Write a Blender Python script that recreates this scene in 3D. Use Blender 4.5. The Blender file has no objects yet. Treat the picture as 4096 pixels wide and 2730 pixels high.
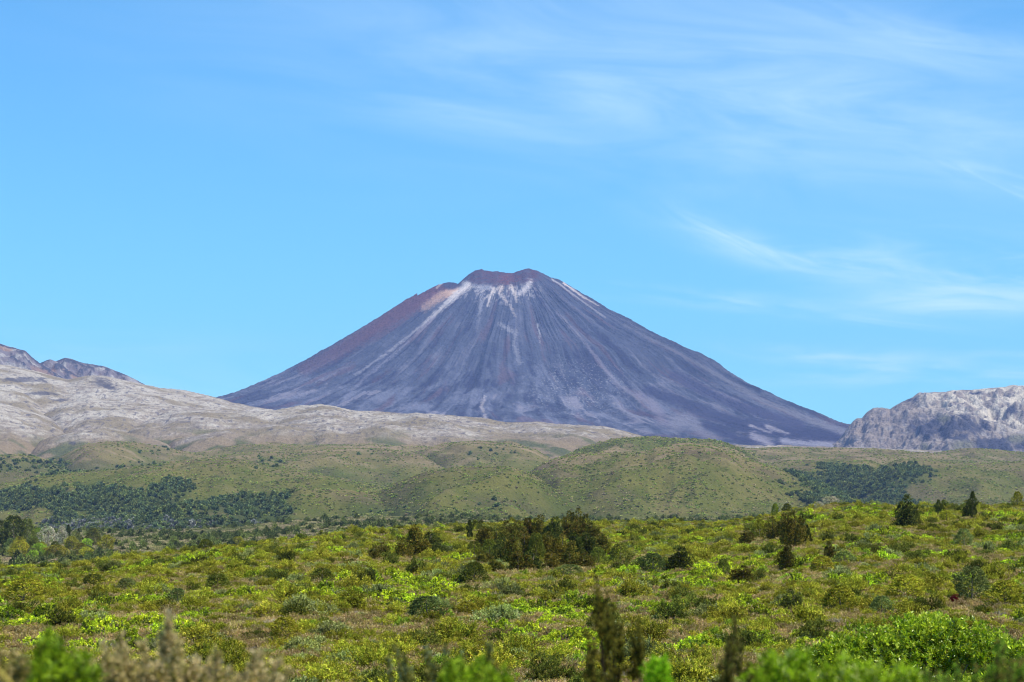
import bpy, math, random
import numpy as np
from mathutils import Vector
R = math.radians
rng = np.random.default_rng(7)
random.seed(7)
scene = bpy.context.scene

# ------------------------------------------------------------------ camera
F, CX, CY, HOR = 9671.0, 2048.0, 1365.0, 2124.0       # reference frame 4096 x 2730, 85 mm lens
TILT = math.atan((HOR - CY) / F)
cd = bpy.data.cameras.new("camera")
cam = bpy.data.objects.new("camera", cd)
scene.collection.objects.link(cam)
cam.location = (0, 0, 0)
cam.rotation_euler = (math.pi / 2 + TILT, 0, 0)
cd.lens = 85; cd.sensor_width = 36
cd.clip_start = 0.1; cd.clip_end = 60000
cd.dof.use_dof = True; cd.dof.focus_distance = 110; cd.dof.aperture_fstop = 5.6
scene.camera = cam

# ------------------------------------------------------------------ light
SUN = Vector((0.72, -0.38, 1.30)).normalized()          # direction towards the sun
sd = bpy.data.lights.new("sun", 'SUN'); sd.energy = 5.0; sd.angle = R(0.5); sd.color = (1.0, 0.95, 0.84)
so = bpy.data.objects.new("sun", sd); scene.collection.objects.link(so)
so.rotation_euler = SUN.to_track_quat('Z', 'Y').to_euler()

scene.view_settings.view_transform = 'Standard'
scene.view_settings.look = 'None'
scene.view_settings.exposure = 0.42
scene.view_settings.gamma = 1.0
scene.view_settings.use_curve_mapping = False
scene.cycles.max_bounces = 6
scene.cycles.diffuse_bounces = 2
scene.cycles.glossy_bounces = 1
scene.cycles.transmission_bounces = 3
scene.cycles.volume_bounces = 1
scene.cycles.use_denoising = True
scene.cycles.denoising_input_passes = 'RGB_ALBEDO_NORMAL'
scene.cycles.pixel_filter_type = 'BLACKMAN_HARRIS'
scene.cycles.filter_width = 1.1


class NT:
    """small helper to write node trees"""
    def __init__(s, tree): s.t = tree; s.n = tree.nodes; s.l = tree.links
    def node(s, typ, **kw):
        n = s.n.new(typ)
        for k, v in kw.items(): setattr(n, k, v)
        return n
    def put(s, sock, v):
        if isinstance(v, bpy.types.NodeSocket): s.l.new(v, sock)
        elif v is not None: sock.default_value = v
    def math(s, op, a, b=None, c=None, clamp=False):
        n = s.node('ShaderNodeMath', operation=op, use_clamp=clamp)
        s.put(n.inputs[0], a); s.put(n.inputs[1], b)
        if c is not None: s.put(n.inputs[2], c)
        return n.outputs[0]
    def mix(s, f, a, b, typ='RGBA', blend='MIX'):
        n = s.node('ShaderNodeMix', data_type=typ)
        if typ == 'RGBA':
            n.blend_type = blend
            s.put(n.inputs[0], f); s.put(n.inputs[6], a); s.put(n.inputs[7], b); return n.outputs[2]
        s.put(n.inputs[0], f); s.put(n.inputs[2], a); s.put(n.inputs[3], b); return n.outputs[0]
    def noise(s, vec, scale, detail=4, rough=0.55, dist=0.0):
        n = s.node('ShaderNodeTexNoise')
        s.put(n.inputs['Vector'], vec); n.inputs['Scale'].default_value = scale
        n.inputs['Detail'].default_value = detail; n.inputs['Roughness'].default_value = rough
        n.inputs['Distortion'].default_value = dist
        return n.outputs['Fac']
    def ramp(s, f, lo, hi, a=0.0, b=1.0):
        n = s.node('ShaderNodeMapRange', interpolation_type='SMOOTHSTEP')
        s.put(n.inputs[0], f); n.inputs[1].default_value = lo; n.inputs[2].default_value = hi
        n.inputs[3].default_value = a; n.inputs[4].default_value = b
        return n.outputs[0]


# world: clear-air sky with thin cirrus laid out by direction
world = bpy.data.worlds.new("World"); scene.world = world; world.use_nodes = True
wt = NT(world.node_tree); wt.n.clear()
sky = wt.node('ShaderNodeTexSky', sky_type='NISHITA', sun_disc=False)
sky.sun_elevation = math.asin(SUN.z); sky.sun_rotation = math.atan2(SUN.x, SUN.y)
sky.altitude = 1000; sky.air_density = 1.0; sky.dust_density = 0.9; sky.ozone_density = 0.7
tc = wt.node('ShaderNodeTexCoord')
sep = wt.node('ShaderNodeSeparateXYZ'); wt.l.new(tc.outputs['Generated'], sep.inputs[0])
ymax = wt.math('MAXIMUM', sep.outputs[1], 0.05)
cu = wt.math('DIVIDE', sep.outputs[0], ymax)
cv = wt.math('DIVIDE', sep.outputs[2], ymax)

def pix2uv(px, py):
    """reference pixel -> (x/y, z/y) direction"""
    dx = (np.asarray(px, float) - CX) / F; dz = -(np.asarray(py, float) - CY) / F
    ct, st = math.cos(TILT), math.sin(TILT)
    Y = ct - st * dz
    return dx / Y, (st + ct * dz) / Y

def uv2pix(u, v):
    ct, st = math.cos(TILT), math.sin(TILT)
    d = ct + st * v
    return CX + F * u / d, CY - F * (ct * v - st) / d

K = 4096 / 2353.0                                       # notes taken on a 2353-px wide print

def cirrus(x0, y0, x1, y1, width, strength, nscale=9.0, stretch=7.0, lo=0.42, hi=0.78, seed=0.0, bend=0.0):
    """a wisp running from (x0,y0) to (x1,y1)"""
    (u0, v0), (u1, v1) = pix2uv(x0 * K, y0 * K), pix2uv(x1 * K, y1 * K)
    uc, vc = (u0 + u1) / 2, (v0 + v1) / 2
    L = math.hypot(u1 - u0, v1 - v0); a = math.atan2(v1 - v0, u1 - u0)
    du = wt.math('SUBTRACT', cu, float(uc)); dv = wt.math('SUBTRACT', cv, float(vc))
    s = wt.math('ADD', wt.math('MULTIPLY', du, math.cos(a) / (L / 2)), wt.math('MULTIPLY', dv, math.sin(a) / (L / 2)))
    w = float(width * K / F)
    t = wt.math('ADD', wt.math('MULTIPLY', du, -math.sin(a) / w), wt.math('MULTIPLY', dv, math.cos(a) / w))
    if bend: t = wt.math('ADD', t, wt.math('MULTIPLY', wt.math('MULTIPLY', s, s), float(bend)))
    cmb = wt.node('ShaderNodeCombineXYZ')
    wt.put(cmb.inputs[0], wt.math('MULTIPLY', s, L / 2 * 100 / stretch)); wt.put(cmb.inputs[1], wt.math('MULTIPLY', t, w * 100)); cmb.inputs[2].default_value = seed
    n = wt.noise(cmb.outputs[0], nscale / 10, 7, 0.58, 0.9)
    s2 = wt.math('MULTIPLY', s, s); e1 = wt.math('SUBTRACT', 1.0, s2, clamp=True)
    m = wt.math('MULTIPLY', wt.math('EXPONENT', wt.math('MULTIPLY', s2, -1.7)),
                wt.math('EXPONENT', wt.math('MULTIPLY', wt.math('MULTIPLY', t, t), -1.0)))
    n2 = wt.ramp(n, lo, hi)
    return wt.math('MULTIPLY', wt.math('MULTIPLY', m, n2), strength)

veil = [
    cirrus(450, 60, 2900, 330, 230, 0.62, 4, 5, 0.15, 0.95, 1.0),
    cirrus(1200, 170, 2700, 330, 90, 0.20, 7, 8, 0.2, 0.95, 2.0),
    cirrus(1780, 20, 2500, 160, 34, 0.42, 10, 7, 0.25, 0.8, 3.0, -0.6),
    cirrus(600, 150, 1450, 350, 34, 0.22, 9, 8, 0.28, 0.85, 4.0),
    cirrus(1500, 545, 2250, 650, 36, 0.55, 10, 6, 0.22, 0.80, 5.0, -1.0),
    cirrus(1520, 480, 1860, 635, 26, 0.50, 12, 5, 0.25, 0.78, 5.6, -0.6),
    cirrus(1880, 690, 2600, 690, 30, 0.75, 10, 7, 0.22, 0.78, 6.0, 0.5),
    cirrus(1800, 600, 2700, 660, 80, 0.60, 7, 6, 0.32, 0.8, 7.0),
    cirrus(1330, 655, 2300, 760, 22, 0.45, 10, 9, 0.36, 0.75, 8.0),
    cirrus(1640, 800, 2120, 835, 20, 0.42, 12, 7, 0.36, 0.75, 9.0),
    cirrus(1700, 850, 2600, 850, 45, 0.55, 8, 7, 0.34, 0.78, 10.0),
    cirrus(2080, 345, 2600, 520, 26, 0.50, 12, 7, 0.34, 0.75, 11.0),
    cirrus(-300, 830, 900, 900, 90, 0.25, 5, 6, 0.30, 0.8, 12.0),
]
tot = veil[0]
for v in veil[1:]:
    tot = wt.math('SUBTRACT', 1.0, wt.math('MULTIPLY', wt.math('SUBTRACT', 1.0, tot, clamp=True), wt.math('SUBTRACT', 1.0, v, clamp=True)))
# deepen and cool the clear air slightly, then whiten it where there is cirrus
tint = wt.mix(1.0, sky.outputs[0], (0.52, 1.22, 1.62, 1), blend='MULTIPLY')
ms = wt.mix(tot, tint, (8.0, 10.2, 12.0, 1))
bg = wt.node('ShaderNodeBackground'); wt.l.new(ms, bg.inputs[0]); bg.inputs[1].default_value = 0.088
wo = wt.node('ShaderNodeOutputWorld'); wt.l.new(bg.outputs[0], wo.inputs[0])

# ------------------------------------------------------------------ numpy noise
_P = np.random.default_rng(3).permutation(512)
_P = np.concatenate([_P, _P]); _ang = np.random.default_rng(4).random(512) * 2 * math.pi
_GX, _GY = np.cos(_ang), np.sin(_ang)

def pn(x, y, seed=0):
    x = np.asarray(x, float) + seed * 17.31; y = np.asarray(y, float) + seed * 9.77
    xi = np.floor(x).astype(np.int64); yi = np.floor(y).astype(np.int64)
    fx, fy = x - xi, y - yi
    ux = fx * fx * fx * (fx * (fx * 6 - 15) + 10); uy = fy * fy * fy * (fy * (fy * 6 - 15) + 10)
    def g(ix, iy, dx, dy):
        h = _P[(_P[ix & 511] + (iy & 511)) & 511]
        return _GX[h] * dx + _GY[h] * dy
    a = g(xi, yi, fx, fy); b = g(xi + 1, yi, fx - 1, fy)
    c = g(xi, yi + 1, fx, fy - 1); d = g(xi + 1, yi + 1, fx - 1, fy - 1)
    return (a + ux * (b - a) + uy * ((c + ux * (d - c)) - (a + ux * (b - a)))) * 1.5

def fbm(x, y, o=4, seed=0, gain=0.5):
    r = 0; a = 1.0; f = 1.0; t = 0
    for k in range(o):
        r = r + a * pn(x * f, y * f, seed + k * 5); t += a; a *= gain; f *= 2.03
    return r / t

def ridged(x, y, o=4, seed=0):
    r = 0; a = 1.0; f = 1.0; t = 0
    for k in range(o):
        r = r + a * (1 - np.abs(pn(x * f, y * f, seed + k * 5)) * 2); t += a; a *= 0.5; f *= 2.07
    return r / t

def ss(a, b, x):
    t = np.clip((x - a) / (b - a), 0, 1); return t * t * (3 - 2 * t)

def mixc(c, d, f):
    f = np.clip(f, 0, 1)[..., None]
    return c * (1 - f) + np.asarray(d, float) * f

def col3(c, shape): return np.broadcast_to(np.asarray(c, float), shape + (3,)).copy()


# ------------------------------------------------------------------ objects
COLL = scene.collection
def tagit(o, label=None, cat=None, group=None, kind=None):
    if label: o["label"] = label
    if cat: o["category"] = cat
    if group: o["group"] = group
    if kind: o["kind"] = kind
    return o

def raw_mesh(name, verts, faces_n, loops, cols=None, smooth=False, extra=None):
    """verts (n,3); faces_n = vertices per face (constant); loops = flat index array"""
    me = bpy.data.meshes.new(name)
    nv = len(verts); nl = len(loops); nf = nl // faces_n
    me.vertices.add(nv); me.vertices.foreach_set("co", np.ascontiguousarray(verts, dtype=np.float32).ravel())
    me.loops.add(nl); me.loops.foreach_set("vertex_index", np.ascontiguousarray(loops, dtype=np.int32).ravel())
    me.polygons.add(nf); me.polygons.foreach_set("loop_start", np.arange(0, nl, faces_n, dtype=np.int32))
    me.update(calc_edges=True)
    me.polygons.foreach_set("use_smooth", np.full(nf, bool(smooth)))
    if cols is not None:
        a = me.color_attributes.new("Col", 'FLOAT_COLOR', 'POINT')
        c4 = np.ones((nv, 4), np.float32); c4[:, :3] = cols
        a.data.foreach_set("color", c4.ravel())
    for k, arr in (extra or {}).items():
        a = me.attributes.new(k, 'FLOAT', 'POINT'); a.data.foreach_set("value", np.ascontiguousarray(arr, dtype=np.float32).ravel())
    return me

def grid_mesh(name, X, Y, Z, cols, mat, extra=None, wrap=False):
    if name != 'ground': cols = cols * 0.80
    n, m = X.shape
    idx = np.arange(n * m).reshape(n, m)
    if wrap: idx = np.vstack([idx, idx[:1]])
    q = np.stack([idx[:-1, :-1], idx[1:, :-1], idx[1:, 1:], idx[:-1, 1:]], -1).reshape(-1)
    me = raw_mesh(name, np.stack([X, Y, Z], -1).reshape(-1, 3), 4, q, cols.reshape(-1, 3), True,
                  {k: v.reshape(-1) for k, v in (extra or {}).items()})
    me.materials.append(mat)
    o = bpy.data.objects.new(name, me); COLL.objects.link(o)
    return o


# ------------------------------------------------------------------ materials
def new_mat(name):
    m = bpy.data.materials.new(name); m.use_nodes = True
    t = NT(m.node_tree); t.n.clear()
    out = t.node('ShaderNodeOutputMaterial')
    return m, t, out

def terrain_mat(name, s1, a1, s2, a2, bump_scale=None, bump_d=1.0, specks=None, rough=0.95, obj_noise=True):
    """albedo from the mesh's colour attribute, broken up by fine procedural noise"""
    m, t, out = new_mat(name)
    col = t.node('ShaderNodeVertexColor', layer_name="Col").outputs[0]
    pos = t.node('ShaderNodeNewGeometry').outputs['Position']
    n1 = t.noise(pos, s1, 5, 0.6); n2 = t.noise(pos, s2, 3, 0.65)
    f = t.math('ADD', t.math('MULTIPLY', t.math('SUBTRACT', n1, 0.5), a1), t.math('MULTIPLY', t.math('SUBTRACT', n2, 0.5), a2))
    f = t.math('MAXIMUM', t.math('ADD', f, 1.0), 0.15)
    cmb = t.node('ShaderNodeCombineXYZ')
    for i in range(3): t.put(cmb.inputs[i], f)
    c = t.mix(1.0, col, cmb.outputs[0], blend='MULTIPLY')
    if specks:
        (sc, th, cc, am) = specks
        nn = t.noise(pos, sc, 2, 0.7)
        c = t.mix(t.math('MULTIPLY', t.ramp(nn, th, th + 0.07), am), c, cc + (1,))
    b = t.node('ShaderNodeBsdfDiffuse'); t.put(b.inputs[0], c); b.inputs[1].default_value = 0.3
    if bump_scale:
        bn = t.node('ShaderNodeBump'); bn.inputs['Strength'].default_value = 1.0; bn.inputs['Distance'].default_value = bump_d
        t.put(bn.inputs['Height'], t.noise(pos, bump_scale, 5, 0.65)); t.l.new(bn.outputs[0], b.inputs['Normal'])
    t.l.new(b.outputs[0], out.inputs[0])
    return m
#==TERRAIN==
# ================================================================== TERRAIN
def polyline_dist(px, py, pts):
    """distance to a polyline and position 0..1 along it"""
    best = np.full(px.shape, 1e9); pos = np.zeros(px.shape); n = len(pts) - 1
    for i in range(n):
        (x0, y0), (x1, y1) = pts[i], pts[i + 1]
        dx, dy = x1 - x0, y1 - y0
        t = np.clip(((px - x0) * dx + (py - y0) * dy) / (dx * dx + dy * dy), 0, 1)
        d = np.hypot(px - x0 - t * dx, py - y0 - t * dy)
        b = d < best
        best = np.where(b, d, best); pos = np.where(b, (i + t) / n, pos)
    return best, pos

def ell(px, py, x, y, rx, ry, soft=0.5):
    return 1 - ss(1 - soft, 1 + soft, np.hypot((px - x) / rx, (py - y) / ry))

def prof(u, pts):
    """crest profile given as reference pixels -> z/y at x/y = u"""
    p = [tuple(q) for q in pts]
    if p[0][0] > -100: p = [(p[0][0] - 500, p[0][1] + 420), (p[0][0] - 150, p[0][1] + 70)] + p
    if p[-1][0] < 4200: p = p + [(p[-1][0] + 150, p[-1][1] + 70), (p[-1][0] + 500, p[-1][1] + 420)]
    p = np.array(p, float); uu, vv = pix2uv(p[:, 0], p[:, 1])
    return np.interp(u, uu, vv)

# ---- near heath, far plain and everything under the hills: one ground sheet
BROW = [(-150, 1306), (0, 1303), (100, 1300), (200, 1292), (300, 1277), (400, 1264), (500, 1250), (600, 1240), (700, 1230), (800, 1217),
        (900, 1213), (1000, 1208), (1100, 1200), (1300, 1196), (1500, 1197), (1650, 1195), (1750, 1184), (1820, 1166), (1900, 1152), (2000, 1153),
        (2200, 1157), (2353, 1153), (2500, 1160)]
BROW = [(-400, 1310)] + BROW + [(2800, 1165)]
BROW = [(x * K, (y + 10) * K) for x, y in BROW]
FARP = [(0, 1219), (130, 1220), (400, 1218), (560, 1210), (620, 1202), (720, 1193), (850, 1188), (1000, 1186), (1060, 1185), (1130, 1192), (1300, 1193),
        (1600, 1191), (1750, 1188), (2353, 1190)]
FARP = [(-400, 1222)] + FARP + [(2800, 1192)]
FARP = [(x * K, (y + 2) * K) for x, y in FARP]
NEARZ_Y = np.array([-50., 0, 6, 15, 30, 45, 80])
NEARZ_Z = np.array([-1.65, -1.7, -1.9, -2.9, -3.9, -4.3, -5.1])

def brow_y(u): return 330 + 30 * np.sin(u * 9) + 60 * np.exp(-((u - 0.0) / 0.08) ** 2)

def ground_h(u, Y):
    u = np.clip(u, -0.36, 0.36)
    vb = prof(u, BROW); yb = 330 + 30 * np.sin(u * 9) + 60 * np.exp(-((u - 0.0) / 0.08) ** 2)
    zb = vb * yb
    s = np.clip((Y - 80) / (yb - 80), 0, 1)
    z = np.where(Y < 80, np.interp(Y, NEARZ_Y, NEARZ_Z), -5.1 + (zb + 5.1) * s ** 1.15)
    w1 = ss(0, 60, Y)
    x = u * Y
    und = (0.55 * fbm(x / 26, Y / 34, 3, 11) + 0.9 * fbm(x / 70, Y / 80, 2, 12)) * w1
    z = z + und * (1 - ss(0.6, 1.0, s) * 0.55)
    # beyond the brow
    z1 = -13.0 + 2.0 * fbm(x / 160, Y / 200, 3, 13); vf = prof(u, FARP); zf = vf * 1500
    tf = np.clip((Y - 620) / 880, 0, 1)
    far = z1 * (1 - tf) + zf * tf + 2.0 * fbm(x / 90, Y / 220, 3, 14) * ss(0, .3, tf) * (1 - ss(0.8, 1, tf))
    z = np.where(Y > yb, zb + und * 0.45 + (far - zb - und * 0.45) * ss(0, 1, np.clip((Y - yb) / 150.0, 0, 1)) ** 0.7, z)
    z = np.where(Y > 1500, zf + (-14 - zf) * ss(1500, 1800, Y), z)
    return z

def sep_xy(x, y):
    r = np.hypot(x, y); th = np.arctan2(x, y)
    u = np.tan(np.clip(th, -0.4, 0.4)); Y = np.where(np.abs(th) < 0.4, y, r)
    return u, Y

def gz(x, y):
    u, Y = sep_xy(np.asarray(x, float), np.asarray(y, float)); return ground_h(u, Y)

tha = np.concatenate([np.linspace(-math.pi, -0.36, 60, endpoint=False), np.linspace(-0.36, 0.36, 560), np.linspace(0.36, math.pi, 61)[1:-1]])
ra = np.concatenate([[0.3], np.geomspace(2, 60, 60), np.linspace(61.5, 460, 240), np.linspace(466, 1560, 150), np.geomspace(1600, 16000, 30)])
TH, RA = np.meshgrid(tha, ra, indexing='ij')
X, Y = RA * np.sin(TH), RA * np.cos(TH)
Z = gz(X, Y)
n1 = fbm(X / 3.1, Y / 3.1, 4, 21); n2 = fbm(X / 14, Y / 18, 3, 22); n3 = fbm(X / 90, Y / 120, 3, 23)
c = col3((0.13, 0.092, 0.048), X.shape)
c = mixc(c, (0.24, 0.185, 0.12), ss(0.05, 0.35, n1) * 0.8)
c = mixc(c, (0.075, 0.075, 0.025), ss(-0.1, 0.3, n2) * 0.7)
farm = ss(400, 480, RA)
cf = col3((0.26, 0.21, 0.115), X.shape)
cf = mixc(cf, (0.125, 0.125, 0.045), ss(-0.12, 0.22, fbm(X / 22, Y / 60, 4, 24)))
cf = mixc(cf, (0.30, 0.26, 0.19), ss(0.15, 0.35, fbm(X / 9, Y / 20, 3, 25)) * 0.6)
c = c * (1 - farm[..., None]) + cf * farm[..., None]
M_ground = terrain_mat("heath_soil", 1.2, 0.7, 0.12, 0.6, 2.0, 0.15)
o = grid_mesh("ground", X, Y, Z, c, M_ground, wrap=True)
tagit(o, "rolling heath ground of brown litter and soil under the shrubs", kind="structure")

# ---- layered crests -------------------------------------------------------
def fan(umax, nin, Ys, nout=30, uin=0.224):
    ua = np.concatenate([np.linspace(-umax, -uin, nout, endpoint=False), np.linspace(-uin, uin, nin), np.linspace(uin, umax, nout + 1)[1:]])
    return np.meshgrid(ua, Ys, indexing='ij')

def tents(U, YY, layers, warp=1.0):
    """every layer = (crest pixels, distance, slant, front width, back width, foot z, front power)"""
    best = np.full(U.shape, -1e9); idm = np.zeros(U.shape, int); tt = np.ones(U.shape)
    second = np.full(U.shape, -1e9)
    for k, L in enumerate(layers):
        pts, D0, sl, wf, wb, zb, pw = L
        vc = prof(U, pts); uc = pix2uv(np.mean([p[0] for p in pts]), 0)[0]
        D = D0 + sl * (U - uc) + warp * 60 * pn(U * 40, U * 0 + k * 3.3, 31)
        zc = vc * D
        t = np.where(YY < D, (D - YY) / wf, (YY - D) / wb)
        tc_ = np.clip(t, 0, 1)
        f = (0.5 - 0.5 * np.cos(math.pi * np.clip(tc_ ** pw, 0, 1)))
        z = zc + (zb - zc) * f
        z = np.where(t > 1, zb - (t - 1) * 60, z)
        nb = z > best
        second = np.where(nb, best, np.maximum(second, z))
        idm = np.where(nb, k, idm); tt = np.where(nb, np.where(YY < D, tc_, -tc_), tt)
        best = np.where(nb, z, best)
    return best, idm, tt, np.clip(best - second, 0, 1e4)

HB = -12.0
HILLS = [
 # 0 front-left long hill
 ([(-600, 2000), (-200, 1975), (0, 1942), (135, 1910), (244, 1896), (380, 1888), (488, 1877), (596, 1866), (705, 1850), (786, 1840), (900, 1838), (1000, 1850), (1100, 1868), (1250, 1895), (1400, 1925), (1600, 1965), (1800, 2010), (2000, 2055), (2200, 2110), (2500, 2200)], 2950, -500, 900, 700, HB, 0.95),
 # 1 central-right rounded hill
 ([(1500, 2170), (1700, 2110), (1850, 2060), (1980, 2000), (2060, 1930), (2150, 1870), (2230, 1836), (2300, 1822), (2400, 1812), (2476, 1817), (2584, 1812), (2619, 1799), (2686, 1790), (2757, 1784), (2834, 1794), (2910, 1814), (2987, 1847), (3063, 1868), (3140, 1890), (3216, 1921), (3293, 1953), (3370, 1986), (3480, 2030), (3620, 2080), (3800, 2140), (4100, 2200)], 2750, 300, 850, 650, HB, 1.0),
 # 2 green humped hill behind it
 ([(1900, 2000), (2100, 1900), (2250, 1830), (2350, 1790), (2400, 1773), (2451, 1764), (2522, 1756), (2604, 1753), (2732, 1757), (2859, 1766), (2910, 1779), (2961, 1799), (3012, 1824), (3063, 1865), (3150, 1920), (3300, 2010), (3500, 2110)], 3500, 300, 700, 500, HB, 1.0),
 # 3 long far-right crest
 ([(2500, 1830), (2800, 1800), (2936, 1786), (2987, 1797), (3063, 1795), (3100, 1794), (3212, 1794), (3368, 1796), (3502, 1798), (3591, 1805), (3680, 1812), (3747, 1818), (3850, 1830), (3950, 1845), (4096, 1850), (4400, 1850), (4800, 1880)], 4300, 400, 1300, 700, HB, 0.9),
 # 4 right far tan hill
 ([(3500, 1860), (3650, 1830), (3747, 1814), (3792, 1805), (3859, 1798), (3926, 1797), (4015, 1805), (4096, 1812), (4400, 1815), (4800, 1850)], 4600, 0, 1200, 600, HB, 0.9),
 # 5 forested hill right
 ([(2950, 1900), (3050, 1862), (3100, 1852), (3155, 1845), (3247, 1843), (3350, 1856), (3412, 1846), (3457, 1841), (3502, 1852), (3537, 1879), (3580, 1905), (3640, 1960), (3680, 2030), (3720, 2110)], 3600, 300, 750, 500, HB, 1.0),
 # 6 right-hand shoulder
 ([(3420, 1960), (3500, 1890), (3537, 1869), (3569, 1849), (3613, 1837), (3703, 1841), (3790, 1852), (3948, 1858), (4096, 1849), (4300, 1850), (4800, 1900)], 3450, -300, 750, 600, HB, 1.0),
 # 7 far-left hill
 ([(-700, 1800), (-200, 1822), (0, 1828), (81, 1823), (163, 1837), (217, 1861), (287, 1891), (350, 1930), (450, 1990)], 3500, 0, 700, 500, HB, 1.0),
 # 8 centre-left knoll line
 ([(700, 1900), (850, 1832), (950, 1815), (1084, 1812), (1201, 1815), (1300, 1802), (1397, 1796), (1546, 1800), (1640, 1810), (1700, 1830), (1800, 1880), (1900, 1950)], 3700, 0, 900, 600, HB, 1.0),
 # 9 centre knoll
 ([(1500, 1870), (1600, 1830), (1680, 1803), (1731, 1790), (1814, 1773), (1933, 1769), (2052, 1780), (2141, 1803), (2195, 1833), (2260, 1880)], 3900, 0, 900, 600, HB, 1.0),
 # 10 low front spur in the middle
 ([(1300, 2080), (1450, 2000), (1600, 1925), (1720, 1888), (1800, 1877), (1930, 1870), (2050, 1872), (2100, 1890), (2200, 1935), (2330, 1990), (2450, 2035), (2600, 2085), (2800, 2140)], 2450, 200, 600, 500, HB, 1.0),
 # 11 low front swell left of centre
 ([(150, 2125), (350, 2090), (520, 2065), (800, 2020), (1000, 1975), (1200, 1950), (1400, 1965), (1600, 2000), (1800, 2050), (2000, 2100)], 2350, -200, 500, 500, HB, 1.0),
 # 12 spur with tan crest above the front-left hill
 ([(150, 1900), (200, 1850), (270, 1815), (340, 1780), (430, 1768), (540, 1772), (650, 1790), (760, 1812), (900, 1840)], 4000, 0, 700, 500, HB, 1.0),
 # 13 second knoll
 ([(700, 1830), (860, 1800), (960, 1785), (1080, 1778), (1250, 1782), (1500, 1783), (1700, 1790), (1900, 1805)], 4350, 0, 800, 600, HB, 1.0),
]
Ys = np.concatenate([np.geomspace(1750, 5200, 520)])
U, YY = fan(0.34, 1250, Ys)
Zh, idm, tt, gap = tents(U, YY, HILLS)
XX = U * YY
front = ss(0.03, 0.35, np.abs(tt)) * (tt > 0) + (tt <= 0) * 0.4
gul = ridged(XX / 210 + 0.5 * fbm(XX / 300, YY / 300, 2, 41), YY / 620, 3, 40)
Zh = Zh + front * (22 * (gul - 0.45) + 11 * fbm(XX / 120, YY / 160, 4, 42)) + 2.0 * fbm(XX / 30, YY / 40, 3, 43)
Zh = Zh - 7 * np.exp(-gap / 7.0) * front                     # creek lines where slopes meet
PX, PY = uv2pix(U, Zh / YY)
tan_, olive, green, dforest, brown, straw = (0.265, 0.205, 0.098), (0.190, 0.178, 0.050), (0.118, 0.145, 0.030), (0.042, 0.062, 0.030), (0.165, 0.130, 0.070), (0.37, 0.27, 0.16)
FOREST = [(300, 2010, 420, 62), (680, 1965, 110, 40), (650, 2092, 640, 40), (980, 2025, 240, 52), (80, 1868, 230, 34), (350, 1866, 140, 20), (596, 1860, 95, 14),
          (623, 1803, 75, 16), (1084, 1850, 70, 28), (3420, 1935, 265, 72), (3560, 2010, 120, 70), (3636, 1887, 130, 34), (1516, 2037, 150, 22), (2022, 1990, 150, 34), (1933, 1818, 110, 22),
          (1480, 1812, 60, 10), (1030, 1762, 90, 10)]
fm = np.zeros(U.shape)
edge = 0.35 * fbm(XX / 60, YY / 110, 4, 44)
FST = [1.0, .8, 1.0, .85, .6, .4, .4, .35, .4, 1.0, 1.0, .6, .4, .35, .3, .3, .3]
for (ex, ey, erx, ery), st in zip(FOREST, FST):
    fm = np.maximum(fm, st * (1 - ss(0.75, 1.15, np.hypot((PX - ex) / erx, (PY - ey) / ery) + edge * 2.6)))
h2 = (idm == 2) * 0.8 * ss(-0.25, 0.1, fbm(XX / 70, YY / 70, 3, 47))
c = col3(olive, U.shape)
alt = ss(1930, 1790, PY)
c = mixc(c, tan_, np.clip(alt * 0.85 + 0.8 * fbm(XX / 200, YY / 300, 3, 45), 0, 1))
c = mixc(c, tan_, ss(0.25, 0.0, tt) * (tt > -0.3) * 0.55)
c = mixc(c, green, ss(0.0, 0.4, fbm(XX / 45, YY / 80, 4, 46) + 0.18 * ss(1780, 1950, PY)) * 0.55)
c = mixc(c, brown, ss(0.05, 0.35, fbm(XX / 80, YY / 130, 3, 48)) * 0.7)
c = mixc(c, straw, ss(0.1, 0.3, fbm(XX / 140, YY / 45, 4, 49) + 0.15 * alt - 0.05) * (0.15 + 0.6 * alt))
c = mixc(c, green, np.clip(h2, 0, 1))
c = mixc(c, (0.085, 0.115, 0.035), fm * 0.75)
c = mixc(c, dforest, ss(0.6, 1.0, fm) * 0.35)
c = mixc(c, (0.075, 0.10, 0.028), np.exp(-gap / 10.0) * front * 0.6 + ss(0.35, 0.05, gul) * front * 0.35)  # denser green in creeks and gullies, darkened to put fold shading into the colour
c = c * np.array([0.86, 0.86, 0.86])
c = mixc(c, (0.045, 0.04, 0.04), ss(0.55, 0.8, ell(PX, PY, 3565, 1888, 22, 7)))
M_hill = terrain_mat("scrub_hillside", 0.05, 0.45, 0.35, 0.9, 0.22, 3.0)
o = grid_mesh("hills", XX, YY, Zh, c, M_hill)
tagit(o, "rolling olive and tan scrub-covered hills below the pale ridge", kind="structure")
HG = dict(U=U, Y=YY, Z=Zh, F=fm, PX=PX, PY=PY, T=tt, H2=h2)

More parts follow.
